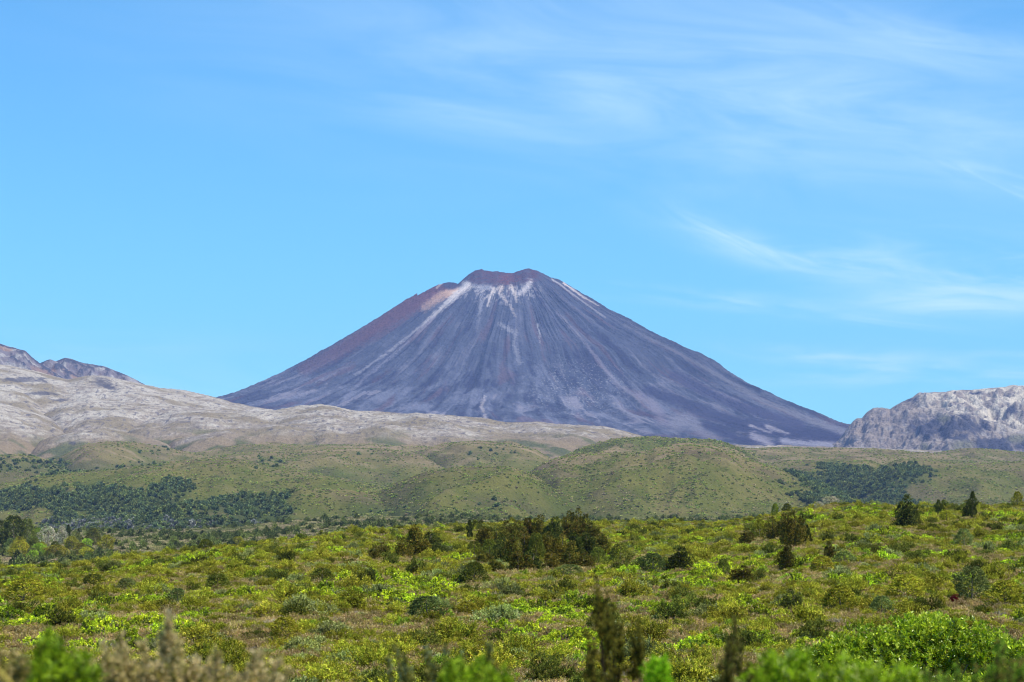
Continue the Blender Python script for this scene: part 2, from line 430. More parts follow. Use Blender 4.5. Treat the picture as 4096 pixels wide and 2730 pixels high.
# ---- pale lava ridge ------------------------------------------------------
PALE = [
 ([(-900, 1380), (-300, 1440), (0, 1463), (54, 1471), (135, 1487), (217, 1509), (271, 1523), (303, 1518), (352, 1507), (412, 1507), (461, 1518), (542, 1536), (645, 1557), (726, 1563), (813, 1582), (878, 1598), (921, 1612), (1003, 1630), (1084, 1642), (1200, 1665), (1400, 1700)], 6500, 500, 2300, 900, 60, 0.85),
 ([(-900, 1500), (-200, 1530), (0, 1538), (108, 1566), (179, 1598), (260, 1625), (330, 1665), (420, 1720)], 6000, 0, 1500, 700, 60, 0.9),
 ([(150, 1660), (250, 1618), (303, 1604), (352, 1590), (423, 1601), (569, 1612), (700, 1626), (850, 1640), (1000, 1660), (1200, 1700)], 5800, 0, 1500, 700, 60, 0.9),
 ([(-900, 1560), (-200, 1590), (0, 1614), (135, 1652), (244, 1688), (330, 1722), (420, 1765)], 5500, 0, 1300, 700, 60, 0.9),
 ([(340, 1770), (434, 1723), (515, 1679), (596, 1652), (705, 1639), (813, 1644), (950, 1650), (1084, 1648), (1144, 1636), (1207, 1625), (1278, 1620), (1338, 1628), (1403, 1646), (1516, 1649), (1606, 1659), (1665, 1656), (1784, 1664), (1933, 1676), (2016, 1695), (2141, 1692), (2260, 1703), (2409, 1709), (2502, 1729), (2568, 1748), (2700, 1765), (2936, 1783), (3063, 1787), (3370, 1792), (3600, 1800), (4100, 1820), (4700, 1850)], 5700, 250, 1500, 800, 60, 0.9),
 ([(100, 1790), (200, 1750), (330, 1722), (420, 1716), (520, 1735), (640, 1765)], 5000, 0, 800, 500, 60, 0.9),
 ([(700, 1760), (900, 1720), (1100, 1700), (1300, 1690), (1500, 1697), (1700, 1715), (1950, 1740), (2200, 1765), (2500, 1790)], 5100, 0, 900, 500, 60, 0.9),
]
Ys = np.geomspace(3900, 7600, 460)
U, YY = fan(0.36, 1250, Ys)
Zp, idm, tt, gap = tents(U, YY, PALE)
XX = U * YY
front = ss(0.02, 0.2, np.abs(tt))
gul = ridged(XX / 260 + 0.5 * fbm(XX / 300, YY / 300, 2, 51), YY / 700, 3, 50)
Zp = Zp + front * (14 * (gul - 0.45) + 8 * fbm(XX / 90, YY / 120, 4, 52)) + 3.0 * fbm(XX / 25, YY / 30, 4, 53)
Zp = Zp - 9 * np.exp(-gap / 9.0) * front
PX, PY = uv2pix(U, Zp / YY)
c = col3((0.31, 0.25, 0.195), U.shape)
streak = fbm(XX / 20 + 0.8 * pn(XX / 60, YY / 60, 3), (Zp * 1.6 + YY * 0.25) / 13, 5, 54, 0.62)
c = mixc(c, (0.53, 0.465, 0.385), ss(-0.25, 0.45, streak + 0.35 * fbm(XX / 160, YY / 200, 3, 55) + 0.20 * ss(1720, 1620, PY)))
c = mixc(c, (0.27, 0.21, 0.125), ss(-0.05, 0.35, fbm(XX / 170, YY / 120, 4, 56) + 0.12 * ss(1640, 1740, PY)) * 0.85)
c = mixc(c, (0.13, 0.115, 0.13), ss(0.24, 0.36, fbm(XX / 14, YY / 20, 3, 57)) * 0.8)
low = ss(1715, 1795, PY + 60 * fbm(XX / 200, YY / 200, 3, 58)) * ss(2900, 2700, PX)
c = mixc(c, (0.29, 0.215, 0.13), low)
c = mixc(c, (0.13, 0.135, 0.055), low * ss(0.0, 0.25, fbm(XX / 90, YY / 90, 3, 59)))
for (ex, ey, rx, ry) in [(95, 1520, 95, 10), (410, 1535, 45, 18), (440, 1553, 30, 12), (170, 1575, 60, 8), (240, 1602, 40, 5), (295, 1773, 16, 6)]:
    d = np.hypot((PX - ex) / rx, (PY - ey - 0.25 * (PX - ex) * (ex > 300)) / ry) + 1.3 * fbm(XX / 26, YY / 40, 4, 60)
    c = mixc(c, (0.10, 0.092, 0.11), ss(1.2, 0.6, d) * 0.8)
M_pale = terrain_mat("pale_lava_and_moss", 0.06, 0.5, 0.30, 1.15, 0.12, 7.0, specks=(0.22, 0.64, (0.10, 0.085, 0.09), 0.6))
o = grid_mesh("pale_ridge", XX, YY, Zp, c, M_pale)
tagit(o, "long pale grey stony ridge running in front of the volcano's foot", kind="structure")

# ---- dark craggy mountain on the left ------------------------------------
CRAG = [
 ([(-900, 1290), (-400, 1340), (-100, 1360), (0, 1376), (33, 1387), (60, 1393), (103, 1406), (127, 1430), (157, 1454), (200, 1480), (260, 1520), (320, 1560)], 7300, 0, 1300, 800, 150, 0.8),
 ([(60, 1500), (120, 1474), (157, 1456), (179, 1445), (201, 1438), (233, 1450), (270, 1478), (320, 1510), (380, 1550)], 7500, 0, 900, 600, 150, 0.8),
 ([(150, 1500), (215, 1450), (233, 1443), (260, 1432), (287, 1438), (336, 1454), (412, 1465), (450, 1479), (504, 1501), (547, 1522), (590, 1546), (620, 1570), (700, 1620), (800, 1680)], 7800, 0, 1000, 700, 150, 0.8),
]
Ys = np.geomspace(6300, 8600, 300)
ua = np.linspace(-0.36, -0.12, 640)
U, YY = np.meshgrid(ua, Ys, indexing='ij')
Zc, idm, tt, gap = tents(U, YY, CRAG, 0.5)
XX = U * YY
rk = ridged(XX / 70, YY / 110 + XX / 200, 5, 61)
front = ss(0.0, 0.14, np.abs(tt))
Zc = Zc + front * 30 * (rk - 0.5) + (0.22 + 0.78 * front) * 12 * fbm(XX / 22, YY / 26, 4, 62)
PX, PY = uv2pix(U, Zc / YY)
c = col3((0.225, 0.19, 0.205), U.shape)
c = mixc(c, (0.42, 0.38, 0.36), ss(0.05, 0.3, fbm(XX / 60, YY / 40, 4, 63) + 0.15 * ss(1450, 1530, PY)))
c = mixc(c, (0.36, 0.225, 0.165), ss(0.12, 0.3, fbm(XX / 90, YY / 200, 3, 64)) * 0.8)
c = mixc(c, (0.085, 0.085, 0.115), ss(0.62, 0.78, rk + 0.3 * ss(0.14, 0.0, np.abs(tt))))
M_crag = terrain_mat("dark_crag_rock", 0.05, 0.5, 0.22, 0.9, 0.08, 12.0)
o = grid_mesh("craggy_mountain", XX, YY, Zc, c, M_crag)
tagit(o, "dark craggy rock ridge rising at the far left skyline", kind="structure")

# ---- pale mountain on the right ------------------------------------------
RM = [
 ([(3200, 1850), (3300, 1800), (3352, 1765), (3386, 1718), (3412, 1687), (3426, 1675), (3448, 1673), (3466, 1651), (3493, 1633), (3529, 1632), (3560, 1637), (3582, 1622), (3613, 1606), (3649, 1591), (3676, 1571), (3725, 1571), (3783, 1568), (3814, 1562), (3881, 1561), (3948, 1554), (4015, 1550), (4055, 1541), (4096, 1545), (4300, 1530), (4700, 1560)], 8100, -300, 1500, 900, 120, 0.72),
 ([(3500, 1850), (3600, 1790), (3700, 1700), (3800, 1665), (3880, 1662), (3980, 1690), (4096, 1730), (4300, 1790)], 7500, 0, 900, 500, 120, 0.8),
 ([(3650, 1830), (3740, 1790), (3790, 1755), (3830, 1770), (3880, 1800)], 7100, 0, 500, 300, 120, 0.9),
]
Ys = np.geomspace(6500, 9200, 340)
ua = np.linspace(0.115, 0.36, 760)
U, YY = np.meshgrid(ua, Ys, indexing='ij')
Zr, idm, tt, gap = tents(U, YY, RM, 0.5)
XX = U * YY
rk = ridged(XX / 80 + YY / 400, YY / 130, 5, 71)
front = ss(0.0, 0.14, np.abs(tt))
rk2 = ridged(XX / 210 + YY / 900, YY / 300, 3, 77)
Zr = Zr + front * (24 * (rk - 0.5) + 40 * (rk2 - 0.5)) + (0.18 + 0.82 * front) * 15 * fbm(XX / 26, YY / 30, 4, 72)
PX, PY = uv2pix(U, Zr / YY)
c = col3((0.31, 0.252, 0.215), U.shape)
br = ss(3560, 3850, PX - 0.9 * (PY - 1600)) * ss(1730, 1640, PY - 0.16 * (PX - 3850))
c = mixc(c, (0.68, 0.585, 0.46), np.clip(br * 1.1, 0, 1) * ss(-0.28, 0.12, fbm(XX / 40, YY / 60, 5, 73)))
c = mixc(c, (0.40, 0.365, 0.345), ss(0.1, 0.3, fbm(XX / 30, YY / 30, 4, 74)) * 0.5)
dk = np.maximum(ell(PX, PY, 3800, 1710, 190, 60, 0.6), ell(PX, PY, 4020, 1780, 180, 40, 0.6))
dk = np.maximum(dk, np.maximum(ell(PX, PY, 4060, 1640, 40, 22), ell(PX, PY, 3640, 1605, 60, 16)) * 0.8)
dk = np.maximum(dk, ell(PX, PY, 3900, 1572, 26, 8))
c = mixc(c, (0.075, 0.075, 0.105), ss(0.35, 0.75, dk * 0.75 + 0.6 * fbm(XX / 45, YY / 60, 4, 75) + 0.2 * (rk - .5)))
ol = np.maximum(ell(PX, PY, 3850, 1785, 45, 22), np.maximum(ell(PX, PY, 3775, 1675, 26, 14), ell(PX, PY, 3700, 1790, 20, 18)))
ol = np.maximum(ol, ell(PX, PY, 4070, 1755, 40, 18))
c = mixc(c, (0.19, 0.18, 0.115), ol * 0.85)
c = mixc(c, (0.10, 0.095, 0.12), ss(0.2, 0.32, fbm(XX / 12, YY / 16, 3, 76)) * 0.7)
M_rm = terrain_mat("pale_mountain_rock", 0.05, 0.55, 0.22, 1.2, 0.07, 12.0, specks=(0.16, 0.68, (0.06, 0.06, 0.09), 0.7))
o = grid_mesh("pale_mountain", XX, YY, Zr, c, M_rm)
tagit(o, "pale grey rocky mountain with dark bluffs at the right edge", kind="structure")

# ---- the volcano ----------------------------------------------------------
VD = 10000.0; XC = 2050.0
vu0, _ = pix2uv(XC, 1700)
LEFT = [(1901, 1084), (1858, 1108), (1831, 1122), (1781, 1119), (1748, 1141), (1700, 1170), (1654, 1189), (1567, 1245), (1480, 1302), (1393, 1354), (1288, 1419), (1218, 1459), (1079, 1532), (975, 1575), (914, 1598)]
RIGHT = [(2116, 1078), (2145, 1084), (2178, 1100), (2207, 1114), (2231, 1119), (2260, 1134), (2322, 1172), (2393, 1218), (2465, 1261), (2537, 1297), (2609, 1340), (2657, 1363), (2704, 1383), (2752, 1411), (2803, 1426), (2885, 1472), (2925, 1508), (2987, 1544), (3038, 1569), (3084, 1585), (3114, 1605), (3165, 1625), (3226, 1651), (3293, 1674), (3344, 1702), (3385, 1718)]
def prof_rho(pts, tail):
    p = np.array(pts, float); u, v = pix2uv(p[:, 0], p[:, 1])
    r = np.abs(u - vu0) * VD; z = v * VD
    i = np.argsort(r); r, z = r[i], z[i]
    return np.concatenate([[0], r, [t[0] for t in tail]]), np.concatenate([[z[0] + 70], z, [t[1] for t in tail]])
rL, zL = prof_rho(LEFT, [(1500, 455), (2000, 345), (2600, 262), (3300, 180), (4200, 80)])
rR, zR = prof_rho(RIGHT, [(1700, 355), (2100, 300), (2600, 250), (3300, 180), (4200, 80)])
def smooth_prof(r, z, w):
    rr = np.arange(0, 4200, 10.0); zz = np.interp(rr, r, z)
    k = np.exp(-0.5 * (np.arange(-30, 31) * 10.0 / w) ** 2); k /= k.sum()
    return rr, np.convolve(np.pad(zz, 30, mode='reflect', reflect_type='odd'), k, 'valid')
nphi = 1500
ph = np.concatenate([np.linspace(-math.pi - 0.25, 0.25, 1300), np.linspace(0.25, math.pi - 0.25, 161)[1:-1]])   # front half (towards the camera) is finer
rho = np.concatenate([[1.0], np.linspace(12, 1500, 560), np.geomspace(1505, 4200, 200)])
PH, RH = np.meshgrid(ph, rho, indexing='ij')
rr, sL = smooth_prof(rL, zL, 25.0); _, sR = smooth_prof(rR, zR, 14.0)
side = 0.5 + 0.5 * np.cos(PH)
side = ss(0.1, 0.9, side)
Zv = np.interp(RH, rr, sL) * (1 - side) + np.interp(RH, rr, sR) * side
XV = vu0 * VD + RH * np.cos(PH); YV = VD + RH * np.sin(PH)
# crater rim: cut the top with the notched rim line
CAP = [(1600, 1225), (1700, 1170), (1748, 1141), (1772, 1122), (1781, 1117), (1800, 1112), (1815, 1117), (1831, 1127), (1845, 1119), (1858, 1110), (1880, 1096), (1901, 1084), (1927, 1078), (1939, 1085), (1955, 1088), (1987, 1088), (2011, 1092), (2035, 1095), (2059, 1093), (2083, 1085), (2100, 1079), (2116, 1076), (2145, 1084), (2178, 1100), (2207, 1114), (2231, 1119), (2260, 1134), (2322, 1172), (2500, 1280)]
cp = np.array(CAP, float); cuu, cvv = pix2uv(cp[:, 0], cp[:, 1])
UV = XV / YV
capz = np.interp(UV, cuu, cvv) * VD
capz = np.where((UV < cuu[0]) | (UV > cuu[-1]), 1e9, capz)
dy = YV - VD
capz = capz - np.where(dy < 0, -dy * 0.10 + np.maximum(-dy - 90, 0) * 0.25, dy * 0.25)
smin = np.minimum(Zv, capz)
Zv = np.where(RH < 420, smin, Zv)
Zv = Zv - 60 * np.exp(-((XV - vu0 * VD) ** 2 + (dy - 160) ** 2) / 80 ** 2)      # main crater, out of sight behind the front rim
# side vent in the notch on the left shoulder
ux, vx = pix2uv(1805, 1130)
dvent = np.hypot((XV - ux * VD) / 42, (dy + 70) / 80)
Zv = Zv - 34 * np.exp(-dvent ** 2)
# radial gullies
arc = PH * 1.0
wob = 0.03 * fbm(PH * 4, RH / 500, 3, 81)
amp = ss(120, 500, RH) * (1 - 0.4 * ss(1500, 3000, RH))
g1 = ridged((PH + wob) * 7, RH / 2500, 3, 82); g2 = ridged((PH + wob) * 22, RH / 1500, 3, 83)
edgeq = 1 - 0.65 * np.exp(-(np.sin(PH) / 0.18) ** 2)
Zv = Zv + amp * edgeq * (17 * (g1 - 0.5) + 9 * (g2 - 0.5) * (0.5 + 1.2 * np.clip(fbm(PH * 5, RH / 400, 2, 96) + 0.3, 0, 1))) + (0.35 + 0.65 * edgeq) * 5 * fbm(XV / 40, YV / 40, 4, 84) + 2.5 * fbm(XV / 12, YV / 12, 3, 85)
PX, PY = uv2pix(XV / YV, Zv / YV)
# albedo of the ash, scoria and lava streaks
c = col3((0.078, 0.085, 0.120), PH.shape)
iso = fbm(PH * 13 + 0.5 * fbm(XV / 60, Zv / 60, 3, 93), RH / 210 + 0.4 * fbm(XV / 80, YV / 80, 3, 94), 6, 95, 0.62)
fl1 = fbm((PH + wob) * 26, RH / 420, 5, 86, 0.62); fl2 = fbm((PH + wob * 1.5) * 95, RH / 300, 4, 87, 0.6)
fl3 = fbm((PH + wob) * 9, RH / 700, 4, 88)
lower = ss(1350, 1650, PY)
c = mixc(c, (0.155, 0.158, 0.205), ss(-0.05, 0.42, 0.55 * fl1 + 0.25 * fl2 + 0.75 * iso + 0.12 * lower) * (0.30 + 0.55 * lower))
c = mixc(c, (0.23, 0.205, 0.235), ss(0.12, 0.4, 0.7 * fl3 + 0.35 * fl2 + 0.6 * iso) * (0.15 + 0.6 * lower))
c = mixc(c, (0.042, 0.042, 0.080), ss(0.04, 0.32, -0.6 * fl1 - 0.3 * fl3 + 0.3 * fl2 - 0.6 * iso) * 0.8)
c = mixc(c, (0.13, 0.080, 0.095), ss(0.15, 0.40, fbm((PH + wob) * 17, RH / 350, 4, 89)) * 0.55)
rag = 14 * fbm(XV / 18, YV / 18 + Zv / 18, 4, 90); rag2 = 9 * fbm((PH) * 140, RH / 140, 3, 91)
# red scoria on the left shoulder
redpoly_d, rp = polyline_dist(PX, PY, [(1800, 1135), (1680, 1195), (1560, 1275), (1440, 1350), (1330, 1420), (1220, 1475)])
c = mixc(c, (0.155, 0.068, 0.072), ss(55, 22, redpoly_d + rag * 1.6 + rp * 14) * (1 - 0.55 * rp))
d, t = polyline_dist(PX, PY, [(1830, 1165), (1770, 1180), (1700, 1230)])
c = mixc(c, (0.55, 0.36, 0.25), ss(26, 6, d + rag) * (1 - 0.6 * t))
# white sulphur-bleached streaks
def streakc(pts, w0, w1, cc, a0, a1, rg=1.0, solid=0.0):
    global c
    d, t = polyline_dist(PX, PY, pts)
    w = w0 + (w1 - w0) * t
    br_ = np.maximum(ss(-0.30, 0.12, fl2 + 0.5 * fl1 + 0.45 * (1 - d / w)), solid)
    c = mixc(c, cc, ss(1.25, 0.25, (d + (rag + rag2) * rg) / w) * (a0 + (a1 - a0) * t) * br_)
streakc([(1868, 1142), (1830, 1175), (1790, 1212), (1745, 1250), (1700, 1290)], 24, 7, (0.60, 0.54, 0.52), 1.0, 0.45, 1.1)
streakc([(1745, 1250), (1700, 1292), (1640, 1340), (1580, 1390), (1510, 1440), (1420, 1500)], 7, 6, (0.38, 0.35, 0.37), 0.8, 0.3, 0.8)
streakc([(1740, 1270), (1660, 1345), (1560, 1430), (1450, 1520), (1380, 1590)], 5, 8, (0.26, 0.24, 0.29), 0.6, 0.2, 0.8)
streakc([(1930, 1162), (1925, 1185), (1918, 1250), (1908, 1310)], 12, 8, (0.36, 0.34, 0.37), 0.8, 0.1)
streakc([(1975, 1160), (1960, 1195), (1950, 1225)], 12, 6, (0.70, 0.60, 0.54), 0.9, 0.4)
streakc([(2005, 1150), (2000, 1175), (2040, 1225), (2062, 1270)], 13, 4, (0.58, 0.47, 0.41), 0.9, 0.2)
streakc([(2045, 1150), (2060, 1175), (2066, 1205)], 13, 7, (0.66, 0.56, 0.50), 0.9, 0.4)
streakc([(2120, 1128), (2100, 1160), (2075, 1178)], 17, 10, (0.60, 0.53, 0.52), 0.9, 0.5)
streakc([(1900, 1148), (1960, 1152)], 14, 12, (0.34, 0.33, 0.37), 0.7, 0.7)
streakc([(2254, 1134), (2290, 1158), (2330, 1187), (2395, 1224)], 6, 4, (0.62, 0.51, 0.46), 0.9, 0.5, 0.5)
streakc([(2207, 1118), (2235, 1135), (2300, 1185), (2420, 1270)], 4, 5, (0.50, 0.44, 0.44), 0.8, 0.3, 0.3)
streakc([(2230, 1250), (2330, 1360), (2400, 1450), (2470, 1540), (2560, 1600)], 7, 14, (0.22, 0.19, 0.22), 0.5, 0.5)
streakc([(2000, 1300), (2060, 1330), (2055, 1380), (2080, 1450)], 12, 12, (0.33, 0.31, 0.33), 0.5, 0.3)
streakc([(1938, 1590), (1925, 1625), (1945, 1680)], 9, 9, (0.40, 0.34, 0.33), 0.6, 0.6)
streakc([(2160, 1350), (2150, 1300), (2160, 1370)], 6, 6, (0.40, 0.38, 0.40), 0.7, 0.3)
# bleached patches under the rim
dep = ell(PX, PY, 2010, 1172, 150, 34, 0.6) * ss(0.02, 0.28, fbm(PH * 30 + iso, RH / 45, 4, 94) + 0.5 * fbm(XV / 22, YV / 30, 3, 97))
c = mixc(c, (0.42, 0.37, 0.37), dep * 0.7)
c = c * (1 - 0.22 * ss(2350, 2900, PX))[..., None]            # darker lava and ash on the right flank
# iron-red summit band
band = ss(1160, 1125, PY + 0.12 * np.abs(PX - 2010) + rag * 1.3) * ss(1840, 1880, PX) * ss(2190, 2130, PX)
c = mixc(c, (0.105, 0.052, 0.066), band * (0.25 + 0.75 * ss(-0.25, 0.15, fbm(XV / 30, (YV + Zv) / 30, 4, 98))))
c = mixc(c, (0.17, 0.062, 0.058), band * ell(PX + rag * 1.5, PY + rag, 2030, 1118, 44, 22) * ss(-0.3, 0.15, fbm(XV / 16, (YV + Zv) / 20, 3, 99)) * 0.9)
c = mixc(c, (0.065, 0.058, 0.09), ell(PX, PY, 1805, 1138, 36, 22, 0.35) * 0.97)
c = mixc(c, (0.46, 0.36, 0.31), ss(6, 3, polyline_dist(PX, PY, [(1748, 1152), (1778, 1122), (1800, 1114), (1826, 1126)])[0]) * 0.7)
# speckled blocks low on the centre
spk = ss(0.22, 0.34, fbm(XV / 6, YV / 9, 3, 92) + 0.25 * fbm(XV / 60, YV / 60, 2, 93) - 0.03) * ell(PX, PY, 2310, 1560, 190, 110, 0.6)
c = mixc(c, (0.45, 0.43, 0.44), spk * 0.45)
# debris fans and the young dark lava flow low on the right
streakc([(2700, 1690), (2760, 1680), (2800, 1720), (2880, 1770)], 46, 20, (0.20, 0.185, 0.215), 0.75, 0.5, 1.3, 0.8)
streakc([(2560, 1580), (2610, 1620), (2650, 1680)], 20, 34, (0.19, 0.165, 0.20), 0.7, 0.7, 1.3)
streakc([(2590, 1560), (2700, 1600), (2820, 1650), (2960, 1700), (3150, 1730), (3352, 1752)], 26, 44, (0.050, 0.048, 0.092), 0.8, 1.0, 1.2, 1.0)
streakc([(2830, 1700), (2950, 1755), (3080, 1775), (3150, 1775)], 24, 14, (0.050, 0.048, 0.092), 0.95, 1.0, 1.2, 1.0)
streakc([(2700, 1500), (2850, 1580), (3000, 1640), (3200, 1700)], 26, 26, (0.062, 0.058, 0.105), 0.8, 0.95, 1.2, 1.0)
streakc([(3012, 1742), (3080, 1778)], 17, 14, (0.27, 0.24, 0.27), 0.9, 0.8, 1.3, .9)
streakc([(3000, 1704), (3080, 1730)], 7, 6, (0.27, 0.24, 0.26), 0.9, 0.8, 0.6)
streakc([(3070, 1708), (3150, 1735)], 12, 6, (0.27, 0.24, 0.26), 0.9, 0.8, 0.8)
streakc([(3130, 1765), (3240, 1775), (3360, 1785)], 13, 16, (0.27, 0.25, 0.29), 0.9, 0.9, 1.0, .9)
streakc([(2500, 1300), (2700, 1405), (2900, 1520), (3050, 1605), (3200, 1665), (3380, 1730)], 8, 20, (0.20, 0.185, 0.20), 0.3, 0.7, 0.8, .5)
lum = c.mean(-1, keepdims=True); c = c * np.clip((np.clip(lum, 0.01, 1) / 0.105) ** 0.28, 0.6, 1.12) * 0.97
M_vol = terrain_mat("volcanic_ash_and_scoria", 0.03, 0.35, 0.16, 0.75, 0.06, 9.0, specks=(0.11, 0.72, (0.04, 0.038, 0.06), 0.6))
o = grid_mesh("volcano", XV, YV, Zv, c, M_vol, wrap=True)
tagit(o, "tall symmetrical grey-purple volcano cone with red rim and white streaks", kind="structure")

# ---- the air: faint blue haze ---------------------------------------------
def haze():
    me = bpy.data.meshes.new("haze")
    x0, x1, y0, y1, z0, z1 = -16500, 16500, -16500, 16600, -40, 1250
    v = [(x, y, z) for z in (z0, z1) for y in (y0, y1) for x in (x0, x1)]
    f = [(0, 2, 3, 1), (4, 5, 7, 6), (0, 1, 5, 4), (2, 6, 7, 3), (0, 4, 6, 2), (1, 3, 7, 5)]
    me.from_pydata(v, [], f); me.update()
    m, t, out = new_mat("haze_air")
    pv = t.node('ShaderNodeVolumePrincipled')
    pv.inputs['Color'].default_value = (0.36, 0.52, 1.0, 1); pv.inputs['Density'].default_value = HAZE
    pv.inputs['Anisotropy'].default_value = 0.0
    t.l.new(pv.outputs[0], out.inputs['Volume'])
    me.materials.append(m)
    o = bpy.data.objects.new("haze", me); COLL.objects.link(o)
    tagit(o, "faint blue air between the heath and the distant mountains", kind="stuff")
HAZE = 3.0e-5
haze()
#==PLANTS==
# ================================================================== PLANTS
def foliage_mat(name, transl=0.27, gloss=0.0, hue=0.025, vlo=1.2, vhi=2.75):
    m, t, out = new_mat(name)
    col = t.node('ShaderNodeVertexColor', layer_name="Col").outputs[0]
    rnd = t.node('ShaderNodeObjectInfo').outputs['Random']
    hs = t.node('ShaderNodeHueSaturation')
    r2 = t.math('FRACT', t.math('MULTIPLY', rnd, 17.37))
    t.put(hs.inputs['Hue'], t.math('ADD', 0.5 - hue / 2, t.math('MULTIPLY', r2, hue)))
    t.put(hs.inputs['Value'], t.math('ADD', vlo, t.math('MULTIPLY', rnd, vhi - vlo)))
    t.put(hs.inputs['Color'], col)
    d = t.node('ShaderNodeBsdfDiffuse'); t.l.new(hs.outputs[0], d.inputs[0])
    s = d.outputs[0]
    if transl > 0:
        tr = t.node('ShaderNodeBsdfTranslucent'); t.l.new(hs.outputs[0], tr.inputs[0])
        mx = t.node('ShaderNodeMixShader'); mx.inputs[0].default_value = transl
        t.l.new(s, mx.inputs[1]); t.l.new(tr.outputs[0], mx.inputs[2]); s = mx.outputs[0]
    if gloss > 0:
        g = t.node('ShaderNodeBsdfGlossy'); g.inputs['Roughness'].default_value = 0.38
        g.inputs[0].default_value = (0.9, 0.95, 0.85, 1)
        mx = t.node('ShaderNodeMixShader'); mx.inputs[0].default_value = gloss
        t.l.new(s, mx.inputs[1]); t.l.new(g.outputs[0], mx.inputs[2]); s = mx.outputs[0]
    t.l.new(s, out.inputs[0])
    return m

M_leaf = foliage_mat("leaves")
M_gloss = foliage_mat("glossy_leaves", 0.35, 0.035)
M_fg = foliage_mat("near_leaves", 0.40, 0.0, 0.01, 1.45, 1.6)
M_twig = foliage_mat("twigs_and_bark", 0.0)

def norm(a): return a / np.maximum(np.linalg.norm(a, axis=-1, keepdims=True), 1e-9)

def sprigs(r, B, D, L, nl, ll, lw, cols, spread=1.0, cj=0.16):
    """leafy twigs: B bases (n,3), D directions (n,3), L lengths (n,), nl leaves per twig; returns (verts, cols)"""
    n = len(B)
    t = (np.arange(nl)[None] + r.random((n, nl))) / nl
    P = B[:, None] + D[:, None] * (L[:, None] * t)[..., None]
    dirs = norm(D[:, None] + spread * r.normal(size=(n, nl, 3)) * 0.75)
    side = norm(np.cross(dirs, r.normal(size=(n, nl, 3))))
    sz = r.uniform(0.7, 1.25, (n, nl, 1))
    a = P; e = P + dirs * ll * sz; mid = P + dirs * (ll * 0.5) * sz
    q = np.stack([a, mid + side * lw / 2 * sz, e, mid - side * lw / 2 * sz], 2).reshape(-1, 3)
    c = np.asarray(cols)[:, None, :] * (1 + r.normal(size=(n, nl, 1)) * cj)
    c = np.clip(np.repeat(c.reshape(-1, 3), 4, 0), 0.003, 1)
    return q, c

def tubes(paths, nseg=5):
    """paths = list of (points (m,3), radii (m,)) -> verts, quad loops"""
    V, Q, off = [], [], 0
    for P, rad in paths:
        P = np.asarray(P, float); m = len(P)
        T = norm(np.gradient(P, axis=0)); A = norm(np.cross(T, np.array([0.31, 0.77, 0.55]))); Bn = np.cross(T, A)
        a = np.arange(nseg) * 2 * math.pi / nseg
        ring = P[:, None] + (A[:, None] * np.cos(a)[None, :, None] + Bn[:, None] * np.sin(a)[None, :, None]) * np.asarray(rad)[:, None, None]
        V.append(ring.reshape(-1, 3))
        i = np.arange(m - 1)[:, None] * nseg; j = np.arange(nseg)[None]; k = (j + 1) % nseg
        Q.append((np.stack([i + j, i + k, i + nseg + k, i + nseg + j], -1) + off).reshape(-1)); off += m * nseg
    return np.concatenate(V), np.concatenate(Q)

def quads_mesh(name, parts, mat):
    V = np.concatenate([p[0] for p in parts]); C = np.concatenate([p[1] for p in parts])
    me = raw_mesh(name, V, 4, np.arange(len(V)), C)
    me.materials.append(mat); return me

def tube_mesh(name, paths, color, mat=None, nseg=5, seed=1):
    V, Q = tubes(paths, nseg)
    r = np.random.default_rng(seed)
    C = np.asarray(color)[None] * (1 + 0.15 * r.normal(size=(len(V), 1)))
    me = raw_mesh(name, V, 4, Q, np.clip(C, 0, 1), True); me.materials.append(mat or M_twig); return me

def dome(r, n, rx, rz, lump=0.25, low=-0.15, nb=7, shell=(0.75, 1.0)):
    """points on a lumpy dome and their outward directions"""
    z = r.uniform(low, 1, n); a = r.uniform(0, 2 * math.pi, n); s = np.sqrt(1 - z * z)
    d = np.stack([s * np.cos(a), s * np.sin(a), z], 1)
    bc = norm(r.normal(size=(nb, 3)) * np.array([1, 1, 0.6]) + np.array([0, 0, 0.4]))
    bump = np.max(np.exp(-(1 - d @ bc.T) / 0.10) * r.uniform(0.4, 1, nb)[None], 1)
    rad = (1 - lump + lump * 1.5 * bump) * r.uniform(shell[0], shell[1], n)
    P = d * rad[:, None] * np.array([rx, rx, rz]); P[:, 2] = np.maximum(P[:, 2] + 0.12 * rz, 0.02)
    return P, d, bump

def clump(r, n, k, rx, rz, lump, low, nb, size, shell=(0.85, 1.0)):
    """n points gathered into k tufts on a lumpy dome, with a tint per tuft"""
    C, d, b = dome(r, k, rx, rz, lump, low, nb, shell)
    j = r.integers(0, k, n); off = r.normal(size=(n, 3))
    off = off / np.maximum(np.linalg.norm(off, axis=1, keepdims=True), 1e-6) * r.random((n, 1)) ** 0.5 * size
    P = C[j] + off; P[:, 2] = np.maximum(P[:, 2], 0.01)
    return P, norm(d[j] + off / size * 0.9), r.uniform(0.6, 1.4, k)[j][:, None]

def pal(r, n, cols, wts):
    c = np.array(cols, float)[r.choice(len(cols), n, p=np.array(wts) / sum(wts))]
    return c * (1 + 0.12 * r.normal(size=(n, 1)))

